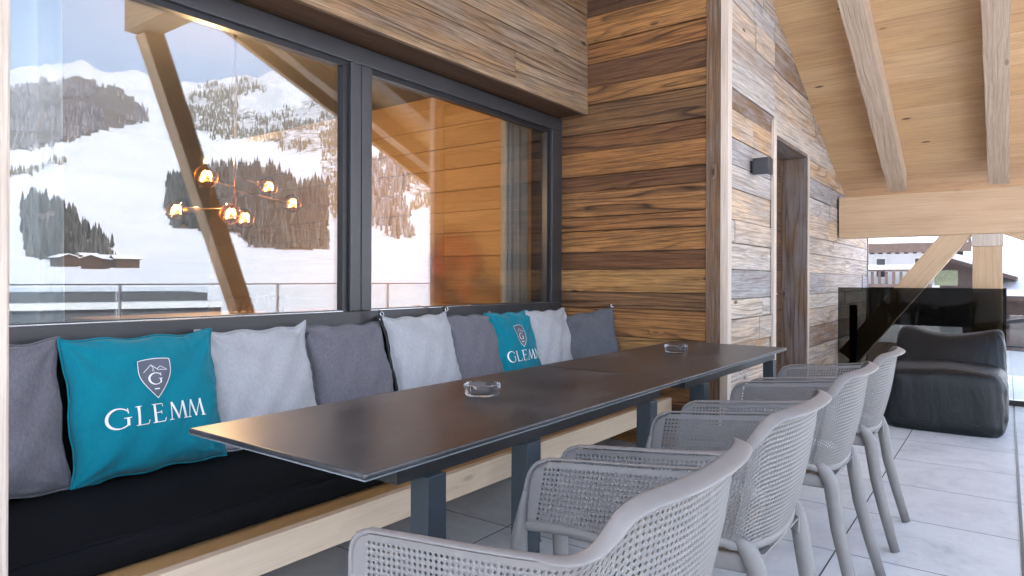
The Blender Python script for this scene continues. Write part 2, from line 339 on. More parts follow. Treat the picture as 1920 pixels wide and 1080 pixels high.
def treem(name, c1, c2):
    m, n, b = newmat(name); at = N(n, 'ShaderNodeAttribute', attribute_name='pr'); ap = N(n, 'ShaderNodeSeparateXYZ'); n.links.new(at.outputs[1], ap.inputs[0])
    n.links.new(mixc(n, ap.outputs[0], c1, c2), b.inputs['Base Color']); b.inputs['Roughness'].default_value = .9; return m
M['fir'] = treem('fir_needles', (.018, .028, .032), (.14, .145, .14))
M['firsnow'] = treem('frosted_fir', (.035, .045, .045), (.30, .32, .35))
M['larch'] = treem('bare_larch', (.14, .115, .075), (.24, .205, .13))
M['greyfor'] = treem('bare_grey_forest', (.12, .115, .14), (.36, .33, .33))
M['plaster'] = plain('white_render', (.72, .73, .75), .85, 0, 2, .05)
M['darkwood'] = plain('dark_stained_wood', (.07, .045, .035), .7, 0, 6, .3)
M['winblue'] = plain('window_dark_glass', (.03, .04, .055), .12)
M['concrete'] = plain('grey_concrete', (.075, .085, .10), .7, 0, 2, .12)
M['palegrey'] = plain('pale_flashing', (.60, .60, .62), .6)
M['roomwall'] = plain('room_wall', (.10, .095, .09), .8)
M['hedge'] = plain('hedge_green', (.09, .10, .06), .9, 0, 20, .4)
M['brownpanel'] = plain('black_brown_panel', (.012, .010, .010), .45)

# ------------------------------------------------------------------ plank helpers
def planks(mb, L0, L1, W0, W1, fn, T, wmin=.11, wmax=.22, lmin=1.2, lmax=3.2, gap=.006, jitter=.007, tonefn=None, seed=1, rows=None):
    "fn(l,w,t)->point; boards run along l, stacked along w"
    r = random.Random(seed); w_ = W0; k = 0
    while w_ < W1 - .02:
        h = rows[k] if rows and k < len(rows) else r.uniform(wmin, wmax)
        h = min(h, W1 - w_); l = L0 - r.uniform(0, 1) if lmax < 50 else L0
        while l < L1 - .01:
            ln = r.uniform(lmin, lmax); a = max(l, L0); e = min(l + ln, L1)
            if e - a > .02:
                t = T + r.uniform(-jitter, jitter)
                c = Vector(fn(a, w_ + gap / 2, 0)); pl = Vector(fn(e - (.002 if e < L1 else 0), w_ + gap / 2, 0)) - c
                pw = Vector(fn(a, w_ + h - gap / 2, 0)) - c; pt = Vector(fn(a, w_ + gap / 2, t)) - c
                tone = tonefn(k, r) if tonefn else r.random()
                mb.board(c, pl, pw, pt, pr=(r.random(), r.random(), tone))
            l += ln
        w_ += h; k += 1

XW = -2.60; YE = 4.12; XS = -1.40
roofz = lambda y: 5.28 - .416 * y

# ================================================================== STRUCTURE
# terrace floor
fl = MB(); fl.box(-2.62, 1.05, -2.2, 9.75, -.30, 0, 'y'); floor = fl.build('floor', M['tiles'], loc=(0, 0, 0)); tag(floor, kind='structure')
# window wall below and the room behind it
wl = root('rendered_wall', 'dark wall below the big window behind the bench', 'wall', (XW, 2, 0))
m = MB(); m.box(-2.85, XW - .002, -1.2, YE + .1, 0, .86, 'y'); m.build('wall', M['black'], wl)
# the room
rm = root('guest_room', 'warm lit room seen through the big window', 'room', (-5, 2, 0))
m = MB(); m.box(-7.6, -7.5, -1.3, 4.35, 0, 2.7, 'y'); m.box(-7.5, -2.86, -1.4, -1.3, 0, 2.7, 'x'); m.build('wall', M['roomwall'], rm)
m = MB(); planks(m, -7.5, -2.86, 0, 2.6, lambda l, w_, t: (l, 4.20 - t, w_), .03, .17, .2, 50, 60, seed=8); m.box(-7.5, -2.86, 4.205, 4.35, 0, 2.7, 'x'); m.build('wood_wall', M['goldwood'], rm)
m = MB(); m.box(-7.5, -2.86, -1.3, 4.25, -.1, 0.02, 'y'); m.build('room_floor', M['interior'], rm)
m = MB(); m.box(-7.6, -2.45, -1.4, 4.11, 2.63, 2.75); m.build('room_ceiling', M['roomwall'], rm)
# brown plank end wall
ew = root('plank_wall', 'dark brown reclaimed board wall at the far end of the bench', 'wall', (-2, YE, 0))
rows = [.16, .13, .17, .10, .155, .19, .11, .16, .12, .15, .10, .18, .11, .17, .13, .2, .12, .17, .14, .19, .12, .16, .13, .18, .14]
tn = [.25, .92, .30, .62, .72, .28, .98, .74, .46, .22, .05, .56, .44, .1, .5, .9, .3, .47, .12, .25, .9, .48, .06, .44, .58, .9]
m = MB(); planks(m, -2.62, XS - .125, 0, 4.3, lambda l, w_, t: (l, YE + .03 - t, w_), .03, lmin=50, lmax=60, tonefn=lambda k, r: min(1, max(0, tn[k % len(tn)] + r.uniform(-.04, .04))), seed=3, rows=rows)
m.build('cladding', M['oldbrown'], ew)
m = MB(); m.box(-2.9, XS - .03, YE + .034, YE + .20, 0, 5.0); m.build('backing', M['black'], ew)
# corner post
cp = root('corner_post', 'pale weathered timber post at the corner of the brown plank wall', 'post', (XS - .07, YE, 0))
m = MB(); m.box(XS - .125, XS - .032, YE - .016, YE + .06, 0, 5, 'z', pr=(.3, .2, .52)); m.build('post_board', M['oldgrey'], cp, bevel=.004)
m = MB(); m.box(XS - .031, XS + .018, YE - .020, YE + .05, 0, 5, 'z', pr=(.1, .7, .8)); m.build('edge_trim', M['trim'], cp, bevel=.003)
# side wall with the door recess
sw = root('side_wall', 'pale whitewashed reclaimed board wall with the door recess and lamp', 'wall', (XS, 6.6, 0))
DY0, DY1, DZ = 5.17, 6.20, 2.17
rows2 = [.2, .17, .14, .18, .16, .13, .19, .17, .15, .20, .15, .17, .18, .13, .2, .17, .19, .16, .18, .15, .2, .17, .18]
def tone_side(k, r): return [.05, .8, .35, .52, .85, .1, .95, .64, .3, .78, .2, .99, .4, .55, .15, .9, .7, .25, .6, .98, .36, .8, .1][k % 23] + r.uniform(-.05, .05)
m = MB()
T1 = lambda k, r: min(1, max(0, tone_side(k, r)))
planks(m, YE + .052, DY0, 0, 3.9, lambda l, w_, t: (XS - .02 + t, l, w_), .02, lmin=.7, lmax=2.2, tonefn=T1, seed=11, rows=rows2)
planks(m, DY1, 9.3, 0, DZ, lambda l, w_, t: (XS - .02 + t, l, w_), .02, lmin=.8, lmax=2.4, tonefn=T1, seed=12, rows=rows2)
planks(m, DY0, 9.3, DZ, 3.8, lambda l, w_, t: (XS - .02 + t, l, w_), .02, lmin=.9, lmax=2.6, tonefn=T1, seed=13, rows=rows2[6:])
m.build('cladding', M['oldpale'], sw)
m = MB(); m.box(XS - .25, XS - .024, YE + .21, DY0 - .03, 0, 3.8, 'y'); m.box(XS - .25, XS - .024, DY1 + .03, 9.29, 0, 2.2, 'y'); m.box(XS - .25, XS - .024, YE + .21, 9.29, DZ + .032, 3.7, 'y'); m.build('backing', M['black'], sw)
m = MB(); m.box(XS - .22, XS + .003, DY1 - .002, DY1 + .028, 0, DZ, 'z', pr=(.9, .3, .5)); m.box(XS - .22, XS + .003, DY0 - .028, DY0, 0, DZ, 'z')
m.box(XS - .22, XS + .003, DY0, DY1 - .003, DZ + .001, DZ + .03, 'y'); m.build('door_jamb', M['jamb'], sw)
m = MB(); m.box(XS + .001, XS + .022, DY0 - .075, DY0 - .002, 0, DZ + .12, 'z', pr=(.2, .5, .9)); m.box(XS + .004, XS + .012, DY1 + .004, DY1 + .05, 0, DZ + .02, 'z', pr=(.6, .5, .5)); m.build('door_trim', M['trim'], sw, bevel=.002)
m = MB(); planks(m, DY0, DY1, 0, DZ, lambda l, w_, t: (XS - .24 + t, l, w_), .03, lmin=50, lmax=60, seed=9); dr = m.build('door', M['header_under'], sw)
m = MB(); m.box(XS - .205, XS - .17, DY0 + .07, DY0 + .09, 1.0, 1.14, 'z'); m.build('handle', M['black'], dr)
m = MB(); m.box(XS - .03, XS + .012, 9.30, 9.36, 0, 2.2, 'z', pr=(.5, .5, .9)); m.build('end_trim', M['jamb'], sw)
# wall lamp
la = root('wall_lamp', 'small black cube wall lamp beside the door recess', 'wall lamp', (XS, 4.62, 1.87))
m = MB(); m.box(XS + .02, XS + .125, 4.585, 4.685, 1.815, 1.925); m.build('lamp_housing', M['alu'], la, bevel=.003)
m = MB(); m.box(XS + .001, XS + .019, 4.60, 4.67, 1.83, 1.91); m.build('bracket', M['black'], la)
m = MB(); m.box(XS + .035, XS + .11, 4.60, 4.67, 1.811, 1.8135); m.build('diffuser', M['palegrey'], la)
# header cladding above the window
hd = root('header_cladding', 'weathered grey brown boards above the big window', 'cladding', (-2.45, 2, 2.276))
m = MB(); planks(m, -1.2, YE - .002, 2.276, 4.6, lambda l, w_, t: (-2.424 + t, l, w_), .03, .13, .21, 2.0, 3.6, gap=.006, jitter=.007, seed=22)
m.build('cladding', M['oldgrey'], hd)
m = MB(); m.box(-2.398, -2.372, -1.2, YE - .03, 2.262, 2.305, 'y'); m.build('drip_board', M['oldgrey'], hd, bevel=.003)
m = MB(); m.box(XW - .05, -2.426, -1.2, YE - .004, 2.278, 2.31, 'y'); m.box(-2.75, -2.426, -1.2, YE - .004, 2.34, 4.6, 'y'); m.build('soffit', M['header_under'], hd)
# window
wn = root('window', 'large dark framed window reflecting the snowy mountains', 'window', (XW, 2.2, .86))
fr = MB()
def ybox(y0, y1, z0, z1, x0=-.07, x1=.0): fr.box(XW + x0, XW + x1, y0, y1, z0, z1, 'y')
ybox(.2, YE - .003, 2.175, 2.262); ybox(.2, YE - .003, .86, .940)
ybox(2.172, 2.238, .941, 2.174); ybox(2.242, 2.308, .941, 2.174); ybox(3.985, YE - .003, .941, 2.174); ybox(.2, .42, .941, 2.174)
fr.build('frame', M['alu'], wn, bevel=.004)
m = MB(); m.box(XW - .09, XW - .03, .2, YE, 2.263, 2.285); m.box(XW - .072, XW - .06, 2.2375, 2.2425, .9, 2.2)
m.box(XW + .001, XW + .05, .2, YE - .004, .825, .858); m.build('weather_seal', M['black'], wn)
# inner gasket frames + panes
for (a, b2) in ((.42, 2.172), (2.308, 3.985)):
    g = MB(); x0, x1 = XW - .062, XW - .020
    g.box(x0, x1, a, b2, 2.148, 2.1745, 'y'); g.box(x0, x1, a, b2, .9405, .948, 'y'); g.box(x0, x1, b2 - .035, b2, .9485, 2.1475, 'z'); g.box(x0, x1, a, a + .012, .9485, 2.1475, 'z')
    g.build('gasket', M['black'], wn)
    e = MB(); e.box(XW - .019, XW - .012, a, b2 - .036, .9405, .9445, 'y'); e.build('drip_bead', M['chrome'], wn)
    p = MB(); p.box(XW - .052, XW - .040, a + .010, b2 - .034, .947, 2.149, 'y'); p.build('pane', M['glass'], wn)
# bench
bn = root('bench', 'long built in bench with black seat cushion and pale spruce front', 'bench', (-2.2, 2.2, 0))
m = MB(); m.box(-1.785, -1.752, .48, YE - .002, .232, .336, 'y', pr=(.3, .3, .8)); m.build('front_board', M['bench'], bn, bevel=.002)
m = MB(); m.box(-2.595, -1.7855, .48, YE - .003, .296, .3335, 'y', pr=(.2, .2, .2)); m.build('seat_board', M['ledge'], bn)
m = MB(); m.box(-2.58, -2.35, .5, YE - .005, .0, .295, 'y'); m.build('plinth', M['black'], bn)
def cush(a, b_):   # rounded upholstered slab
    pr_ = [(-2.59, .338), (-1.872, .338), (-1.862, .348), (-1.861, .40), (-1.866, .418), (-1.882, .428), (-2.1, .430), (-2.59, .426)]
    k = b_ * len(pr_); i = int(k) % len(pr_); x, z = pr_[i]
    return (x + .003 * math.sin(a * 37 + i) * (i in (2, 3, 4)), .49 + a * (YE - .495), z + .004 * math.sin(a * 23 + i * .7) * (i in (5, 6)))
m = MB(); m.grid(cush, 60, 8); 
m.build('seat_cushion', M['cushion'], bn, smooth=True)
m = MB(); m.tube([(-1.8655 + .002 * math.sin(k * .9), .5 + k * .06, .421 + .0025 * math.sin(k * .55)) for k in range(61)], .0035, 6); m.build('piping', M['cushion'], bn, smooth=True)
# near end post at the left edge of the picture
ps = MB(); ps.box(-1.76, -1.60, .30, .475, .0, 4.9, 'z', pr=(.4, .2, .4)); o = ps.build('near_post', M['trim'], bevel=.006)
tag(o, 'pale wooden post at the near end of the bench, nearest the camera', 'post')

# roof: board ceiling with rafters
rf = root('roof', 'sloping spruce board ceiling with exposed rafters', 'roof', (-1, 3, 4))
m = MB(); L = math.hypot(1, .416); 
planks(m, -7.8, .92, -1.2, 7.95, lambda l, w_, t: (l, w_, roofz(w_) + t * 1.0), .04, .17, .175, 50, 60, gap=.004, jitter=.0015, seed=31)
m.build('ceiling_boards', M['spruce'], rf)
m = MB(); m.board((-7.9, -1.2, roofz(-1.2) + .05), (8.82, 0, 0), (0, 9.15, -9.15 * .416), (0, 0, .25)); m.build('snow_layer', M['roofsnow'], rf)
for xr in (-.935, -.138, .58):
    m = MB(); y0, y1 = -1.2, 7.46
    n_ = 24; r = random.Random(int(xr * 100)); wdt = .152 if xr < 0 else .14
    # hewn rafter: many short stations with slight waver
    for i in range(1):
        pts = []
        def fn(a, b_, xr=xr, wdt=wdt, r=r):
            k = int(round(a * 4)) % 4; y = y0 + (y1 - y0) * b_
            jx = .0015 * math.sin(b_ * 91 + k * 2) + .0015 * math.sin(b_ * 233 + k); jz = .0018 * math.sin(b_ * 77 + k * 1.3) + .002 * math.sin(b_ * 301 + k)
            x = xr + (wdt if k in (1, 2) else 0); z = roofz(y) - (.20 if k in (0, 1) else -.01)
            return (x + jx, y, z + (jz if k in (0, 1) else 0))
        b0 = len(m.v)
        NS = 70
        for j in range(NS + 1):
            for k in range(4): m.v.append(fn(k / 4, j / NS))
        for j in range(NS):
            for k in range(4):
                k2 = (k + 1) % 4; v0 = [0, wdt, wdt + .2, 2 * wdt + .2, 2 * wdt + .4]
                ly = (y1 - y0) * L / NS
                m.face([b0 + j * 4 + k, b0 + (j + 1) * 4 + k, b0 + (j + 1) * 4 + k2, b0 + j * 4 + k2], [(ly * j, v0[k]), (ly * (j + 1), v0[k]), (ly * (j + 1), v0[k + 1]), (ly * j, v0[k + 1])], (.3 + xr * .1, .4, .5))
        m.face([b0 + 3, b0 + 2, b0 + 1, b0], None, (.3, .4, .5)); e = b0 + NS * 4; m.face([e, e + 1, e + 2, e + 3], None, (.3, .4, .5))
    m.build('rafter', M['rafter'], rf)
m = MB(); m.board((.84, -1.2, roofz(-1.2) - .27), (0, 9.1, -9.1 * .416), (0, 0, .262), (.06, 0, 0), pr=(.2, .4, .5)); m.build('verge_board', M['beam'], rf)

# timber frame at the far end
tf = root('timber_frame', 'pale spruce beam with post and diagonal braces at the terrace end', 'timber frame', (-.3, 7.55, 0))
m = MB(); m.box(XS + .0225, 1.0, 7.45, 7.66, 1.535, 1.945, 'x', pr=(.15, .6, .3)); m.build('beam', M['beam'], tf, bevel=.006)
m = MB(); m.box(-.255, -.03, 7.47, 7.65, 0, 1.42, 'z', pr=(.7, .3, .1)); m.build('post', M['beam'], tf, bevel=.005)
m = MB(); m.box(-.262, -.022, 7.462, 7.655, 1.421, 1.534, 'z', pr=(.1, .8, .8)); m.build('post_head', M['trim'], tf, bevel=.004)
def brace(x0, z0, x1, z1, wd, y0, y1, name, pr):
    a = Vector((x0, y0, z0)); d = Vector((x1 - x0, 0, z1 - z0)); nrm = Vector((-d.z, 0, d.x)).normalized() * wd
    mm = MB(); mm.board(a, d, nrm, (0, y1 - y0, 0), pr=pr); return mm.build(name, M['beam'], tf, bevel=.004)
brace(-.263, 1.53, -1.22, .26, -.20, 7.475, 7.635, 'brace', (.5, .3, .7)).data
brace(-.021, 1.53, .95, 1.09, .25, 7.48, 7.63, 'brace', (.2, .8, .2))
# outer leaning column with its cross beam (seen in the window)
oc = root('leaning_column', 'leaning timber column with cross beam reflected in the window', 'column', (.85, 4, 0))
m = MB(); m.board((.76, 3.93, 0), (0, -1.17, 3.25), (0, .17, .06), (.17, 0, 0), pr=(.4, .4, .4)); m.build('column', M['beam'], oc, bevel=.005)
m = MB(); m.box(-.6, .95, 2.68, 2.92, 3.27, 3.62, 'x', pr=(.1, .5, .3)); m.build('cross_beam', M['rafter'], oc, bevel=.005)
m = MB(); m.box(.70, .95, 2.72, 2.9, 3.621, 4.05, 'z'); m.build('strut', M['beam'], oc)

# balustrade along the open side
bl = root('glass_balustrade', 'clear glass balustrade with slim steel posts reflected in the window', 'balustrade', (.9, 3, 0))
for y in (-.49, 1.07, 2.63, 4.19, 5.75, 7.30):
    m = MB(); m.box(.885, .915, y - .009, y + .009, 0.0, 1.04, 'z'); m.build('post', M['white'], bl, bevel=.003)
for i in range(5):
    y = -.49 + 1.56 * i; m = MB(); m.box(.893, .907, y + .03, y + 1.53, .06, 1.025, 'y'); m.build('glass_panel', M['clear'], bl)
m = MB(); m.box(.885, .915, -.49, 7.3, 1.041, 1.053, 'y'); m.build('handrail', M['white'], bl)
# end screens
es = root('tinted_glass_screen', 'dark tinted glass screen behind the bean bag', 'glass screen', (-.7, 7.40, 0))
m = MB(); m.box(XS + .03, -.002, 7.385, 7.40, .05, 1.035, 'x'); m.build('glass_panel', M['tinted'], es)
m = MB(); m.box(-1.27, -1.20, 7.402, 7.442, .0, .86, 'z'); m.build('clamp_post', M['black'], es, bevel=.002)
m = MB(); m.box(XS + .03, 1.0, 7.382, 7.404, .0, .049, 'x'); m.build('base_channel', M['black'], es)
pb = root('dark_parapet', 'black parapet panel beyond the tinted glass screen', 'parapet', (-.7, 9.6, 0))
m = MB(); m.box(-1.62, .0, 9.45, 9.5, .56, 1.025, 'x'); m.build('panel', M['brownpanel'], pb)
for xx in (-1.45, -.1): m = MB(); m.box(xx, xx + .05, 9.46, 9.49, 0, .559, 'z'); m.build('foot_post', M['black'], pb)
cs = root('clear_glass_screen', 'clear glass screen with black base right of the bean bag', 'glass screen', (.5, 7.40, 0))
m = MB(); m.box(.02, .86, 7.386, 7.40, .05, .80, 'x'); m.build('glass_panel', M['clear'], cs)
m = MB(); m.board((.0, 7.38, .72), (.9, 0, .16), (0, 0, .035), (0, .04, 0)); m.build('handrail', M['black'], cs)
# drain slot in the floor
m = MB(); m.box(.049, .061, -2.2, 7.38, -.002, .0035, 'y'); o = m.build('drain_slot', M['black']); tag(o, 'thin black drain slot running along the pale tiles', 'drain')

# ================================================================== FURNITURE
# ---- tables
def table(label, y0, y1, fl_, bl_):
    x0, x1 = -1.69, -1.015
    t = root('table', label, 'table', ((x0 + x1) / 2, (y0 + y1) / 2, 0), 'dark terrace tables')
    m = MB(); m.box(x0, x1, y0, y1, .703, .715, 'y'); o = m.build('table_top', M['ceramic'], t, bevel=.004, seg=3)
    m = MB(); m.box(x0 + .001, x1 - .001, y0 + .001, y1 - .001, .6995, .7028, 'y'); m.build('highlight_band', M['edge'], t)  # thin strip coloured as the bright bevel line of the top
    m = MB(); a, b_ = y0 + .12, y1 - .12
    m.box(x1 - .075, x1 - .035, a, b_, .658, .6978, 'y'); m.box(x0 + .04, x0 + .08, a, b_, .658, .6978, 'y'); m.box(x0 + .0805, x1 - .0755, a, a + .04, .658, .6978, 'x'); m.box(x0 + .0805, x1 - .0755, b_ - .04, b_, .658, .6978, 'x')
    m.build('frame', M['black'], t)
    for (x, y) in fl_ + bl_:
        m = MB(); m.box(x - .028, x + .028, y - .03, y + .03, 0.006, .6575, 'z'); lg = m.build('leg', M['steel'], t, bevel=.002)
        m = MB(); m.box(x - .03, x + .03, y - .032, y + .032, 0, .0055); m.build('foot', M['black'], lg)
    return t
table('nearer dark stone topped table with the larger looking ashtray', .885, 2.478, [(-1.062, 1.115), (-1.062, 1.50), (-1.062, 2.27)], [(-1.60, 2.30)])
table('farther dark stone topped table at the end wall', 2.484, 4.03, [(-1.062, 2.80), (-1.062, 3.85)], [(-1.49, 3.86)])
# ---- ashtrays
def ashtray(x, y, label, rot):
    def fn(r, z, an, i):
        a4 = (an + rot) % (math.pi / 2) - math.pi / 4
        if 3 <= i <= 7: z -= .009 * math.exp(-(a4 / .16) ** 2)
        if i in (1, 2, 3): r += .0010 * math.cos(an * 26)
        return r, z
    prof = [(0, 0), (.050, 0), (.056, .006), (.061, .034), (.0605, .039), (.056, .041), (.0515, .040), (.049, .036), (.046, .014), (.040, .0095), (0, .009)]
    m = MB(); m.lathe(prof, (x, y, .7155), 96, fn=fn); o = m.build('ashtray', M['cast'], smooth=True, loc=(x, y, .7155), weld=True)
    tag(o, label, 'ashtray', 'glass ashtrays on the tables')
ashtray(-1.40, 1.725, 'round clear glass ashtray on the nearer table', .4)
ashtray(-1.415, 3.38, 'round clear glass ashtray on the farther table', .1)

# ---- pillows
def make_pillow(name, mat, label, y, x=-2.475, z=.43, w_=.50, h_=.485, lean=14, yaw=0, roll=0, T=.075, seed=1, logo=False, tabs=(), cat='pillow', zipper=False, curl=False, facing=(1, 0)):
    r = random.Random(seed)
    t = root(name, label, cat, (x, y, z), 'pillows along the bench')
    ph = [r.uniform(0, 6.3) for _ in range(12)]
    hw, hh = w_ / 2, h_ / 2
    def S(a, b_, side):
        "a,b in -1..1 -> local point; Y up, Z out"
        pinch = 1 - .055 * (1 - abs(a) ** 4) * abs(b_) ** 3 - .0 ; pinch2 = 1 - .055 * (1 - abs(b_) ** 4) * abs(a) ** 3
        X = a * hw * pinch2; Y = b_ * hh * pinch
        # outline waver
        X += .004 * math.sin(b_ * 7 + ph[0]) * abs(a) ** 4; Y += .005 * math.sin(a * 9 + ph[1]) * abs(b_) ** 4
        e = max(0, (1 - abs(a) ** 2.6)) * max(0, (1 - abs(b_) ** 2.6))
        Z = T * e ** .46
        # bottom sag
        Z *= 1 + .12 * (-b_)
        # wrinkles radiating from the corners and gathers from the seams
        wk = 0
        for k, (ca, cb) in enumerate(((-1, -1), (1, -1), (1, 1), (-1, 1))):
            dx, dy = a - ca, b_ - cb; d = math.hypot(dx, dy); an = math.atan2(dy, dx)
            wk += .0105 * math.sin(an * 9 + ph[k + 2] + 1.5 * math.sin(d * 3)) * math.exp(-d * 2.1) * min(1, d * 6)
        wk += .0052 * math.sin(a * 26 + ph[6] + 3 * math.sin(a * 5 + ph[9])) * math.exp(-(1 - abs(b_)) * 9) * (abs(b_) < .999)
        wk += .0052 * math.sin(b_ * 24 + ph[7] + 3 * math.sin(b_ * 4)) * math.exp(-(1 - abs(a)) * 9) * (abs(a) < .999)
        wk += .0045 * math.sin(a * 5 + b_ * 6 + ph[8]) + .003 * math.sin(a * 11 - b_ * 8 + ph[10])
        if side > 0: Z += wk * min(1, e * 6)
        if curl and a > .8 and b_ > .8: q = (a - .8) * (b_ - .8) * 25; Z += .03 * q; Y += .012 * q; X -= .01 * q
        return X, Y, Z * side
    Mx = Matrix.Translation((x, y, z)) @ Matrix.Rotation(R(yaw), 4, 'Z') @ Matrix(((0, 0, 1, 0), (1, 0, 0, 0), (0, 1, 0, 0), (0, 0, 0, 1))) @ Matrix.Rotation(R(-lean), 4, 'X') @ Matrix.Rotation(R(roll), 4, 'Z') @ Matrix.Translation((0, hh * .985, 0))
    def W_(p): return tuple(Mx @ Vector(p))
    n_ = 64
    def dist(q): q = q * 2 - 1; return math.copysign(1 - (1 - abs(q)) ** 1.35, q)
    m = MB()
    m.grid(lambda a, b_: W_(S(dist(a), dist(b_), 1)), n_, n_); m.grid(lambda a, b_: W_(S(dist(a), dist(b_), -1)), n_ // 2, n_ // 2, flip=True)
    m.build('cover', mat, t, smooth=True)
    # seam piping
    pth = []
    for k in range(4):
        for i in range(40):
            q = -1 + 2 * i / 40
            a, b_ = ((q, -1), (1, q), (-q, 1), (-1, -q))[k]; X, Y, Z = S(a, b_, 1); s_ = .004
            pth.append(W_((X * (1 + s_ / hw), Y * (1 + s_ / hh), .0022 * math.sin(i * 1.1 + ph[11]) + (Z if curl else 0))))
    m = MB(); m.tube(pth, .0036, 8, closed=True); m.build('seam', mat, t, smooth=True)
    if zipper:
        m = MB(); m.tube([W_((S(-1, q / 20, 1)[0] - .008, S(-1, q / 20, 1)[1], -.012)) for q in range(-19, 20)], .0075, 8); m.build('zipper', M['zip'], t, smooth=True)
    for ca in tabs:
        X, Y, Z = S(ca, 1, 1)
        m = MB(); d = .03
        m.board((X - .012 * ca, Y - .014, -.004), (.036 * ca, .010, 0), (-.006 * ca, .042, 0), (0, 0, .006))
        m.v[-8:] = [W_(p) for p in m.v[-8:]]; tb = m.build('corner_tab', M['zip'], t, bevel=.002)
        m = MB(); cx_, cy_ = X + .007 * ca, Y + .014
        m.tube([W_((cx_ + .0105 * math.cos(q / 20 * 6.2832), cy_ + .0105 * math.sin(q / 20 * 6.2832), .0065)) for q in range(20)], .0038, 8, closed=True)
        m.build('eyelet', M['chrome'], tb, smooth=True)
    if logo:
        def P(px, py, off=.0035):   # flat logo metres -> surface
            a, b_ = px / hw, py / hh; X, Y, Z = S(a, b_, 1)
            e = .004; Z = max(Z, (S(a + e, b_, 1)[2] + S(a - e, b_, 1)[2]) / 2)
            return W_((X, Y, Z + off))
        def strip(mm, pts, wd, off=.0035):
            Q = []
            for i in range(len(pts) - 1):
                (x0, y0), (x1, y1) = pts[i], pts[i + 1]; w0 = wd[i] if hasattr(wd, '__len__') else wd; w1 = wd[i + 1] if hasattr(wd, '__len__') else wd
                k = max(1, int(math.hypot(x1 - x0, y1 - y0) / .006))
                for j in range(k): f = j / k; Q.append((x0 + (x1 - x0) * f, y0 + (y1 - y0) * f, w0 + (w1 - w0) * f))
            Q.append((*pts[-1], wd[-1] if hasattr(wd, '__len__') else wd)); b0 = len(mm.v)
            for i, (px, py, ww) in enumerate(Q):
                a_ = Q[max(0, i - 1)]; c_ = Q[min(len(Q) - 1, i + 1)]; tx, ty = c_[0] - a_[0], c_[1] - a_[1]; l_ = math.hypot(tx, ty) or 1; nx, ny = -ty / l_, tx / l_
                for s_ in (-.5, 0, .5): mm.v.append(P(px + nx * ww * s_, py + ny * ww * s_, off))
            for i in range(len(Q) - 1):
                for s_ in (0, 1): a_ = b0 + i * 3 + s_; mm.face([a_, a_ + 3, a_ + 4, a_ + 1])
        lt = MB(); H = .062; by = -.078; th, tk = .0028, .0085
        def serif(x_, y_, l_=.020): strip(lt, [(x_ - l_ / 2, y_), (x_ + l_ / 2, y_)], .0026)
        def G(cx_, cy_, s_, mm, k=1.0):
            an = [40 + i * (300 - 0) / 40 for i in range(41)]; an = [R(38 + i * 282 / 44) for i in range(45)]
            strip(mm, [(cx_ + .52 * s_ * math.cos(a), cy_ + .5 * s_ * math.sin(a)) for a in an], [(.0030 + .0065 * max(0, -math.cos(a)) ** 1.0) * k + .0006 for a in an])
            strip(mm, [(cx_ + .40 * s_, cy_ + .46 * s_), (cx_ + .43 * s_, cy_ + .20 * s_)], .0028 * k)
            strip(mm, [(cx_ + .40 * s_, cy_ - .02 * s_), (cx_ + .40 * s_, cy_ - .40 * s_)], .0080 * k); strip(mm, [(cx_ + .22 * s_, cy_ - .01 * s_), (cx_ + .56 * s_, cy_ - .01 * s_)], .0026 * k)
        G(-.133, by + H / 2, .066, lt)
        x_ = -.073; strip(lt, [(x_, by), (x_, by + H)], tk); serif(x_, by + H); strip(lt, [(x_ - .010, by), (x_ + .030, by)], .003); strip(lt, [(x_ + .030, by), (x_ + .035, by + .013)], .0028)
        x_ = -.018; strip(lt, [(x_, by), (x_, by + H)], tk); strip(lt, [(x_ - .010, by + H), (x_ + .028, by + H)], .003); strip(lt, [(x_ + .028, by + H), (x_ + .029, by + H - .010)], .0026)
        strip(lt, [(x_, by + H * .53), (x_ + .022, by + H * .53)], .003); strip(lt, [(x_ + .022, by + H * .53 + .006), (x_ + .022, by + H * .53 - .006)], .0024)
        strip(lt, [(x_ - .010, by), (x_ + .029, by)], .003); strip(lt, [(x_ + .029, by), (x_ + .034, by + .012)], .0026)
        for x_ in (.030, .100):
            strip(lt, [(x_ + .004, by), (x_ + .012, by + H)], .0030); strip(lt, [(x_ + .012, by + H), (x_ + .032, by + .002)], tk * .85)
            strip(lt, [(x_ + .031, by + .002), (x_ + .052, by + H)], .0032); strip(lt, [(x_ + .051, by + H), (x_ + .060, by)], tk)
            serif(x_ + .004, by + .001, .016); serif(x_ + .060, by + .001, .018)
        lt.build('lettering', M['printw'], t)
        # crest
        cy0 = .078; sh = []
        def half(v): # v 0 top .. 1 tip
            return .052 * (1 - .03 * v) * (1 if v < .25 else max(0, 1 - ((v - .25) / .75) ** 1.9))
        def edge(v): return cy0 + .062 - v * .135
        cr = MB(); cr.grid(lambda a, b_: P((a * 2 - 1) * half(b_), edge(b_) + (.006 * (1 - b_) * (1 - (a * 2 - 1) ** 2)) * (b_ < .3), .003), 14, 26); cr.build('crest', M['printd'], t, smooth=True)
        ln = MB(); out = [(-half(v), edge(v)) for v in [i / 24 for i in range(25)]] + [(half(v), edge(v)) for v in [1 - i / 24 for i in range(25)]]
        strip(ln, out, .0024, .0045); strip(ln, [(half(0) * (q / 6 - 1), edge(0) + .006 * (1 - (q / 6 - 1) ** 2)) for q in range(13)], .0024, .0045)
        strip(ln, [(-.036, cy0 + .020), (-.020, cy0 + .036), (-.010, cy0 + .046), (0, cy0 + .036), (.012, cy0 + .024)], .0018, .0045)
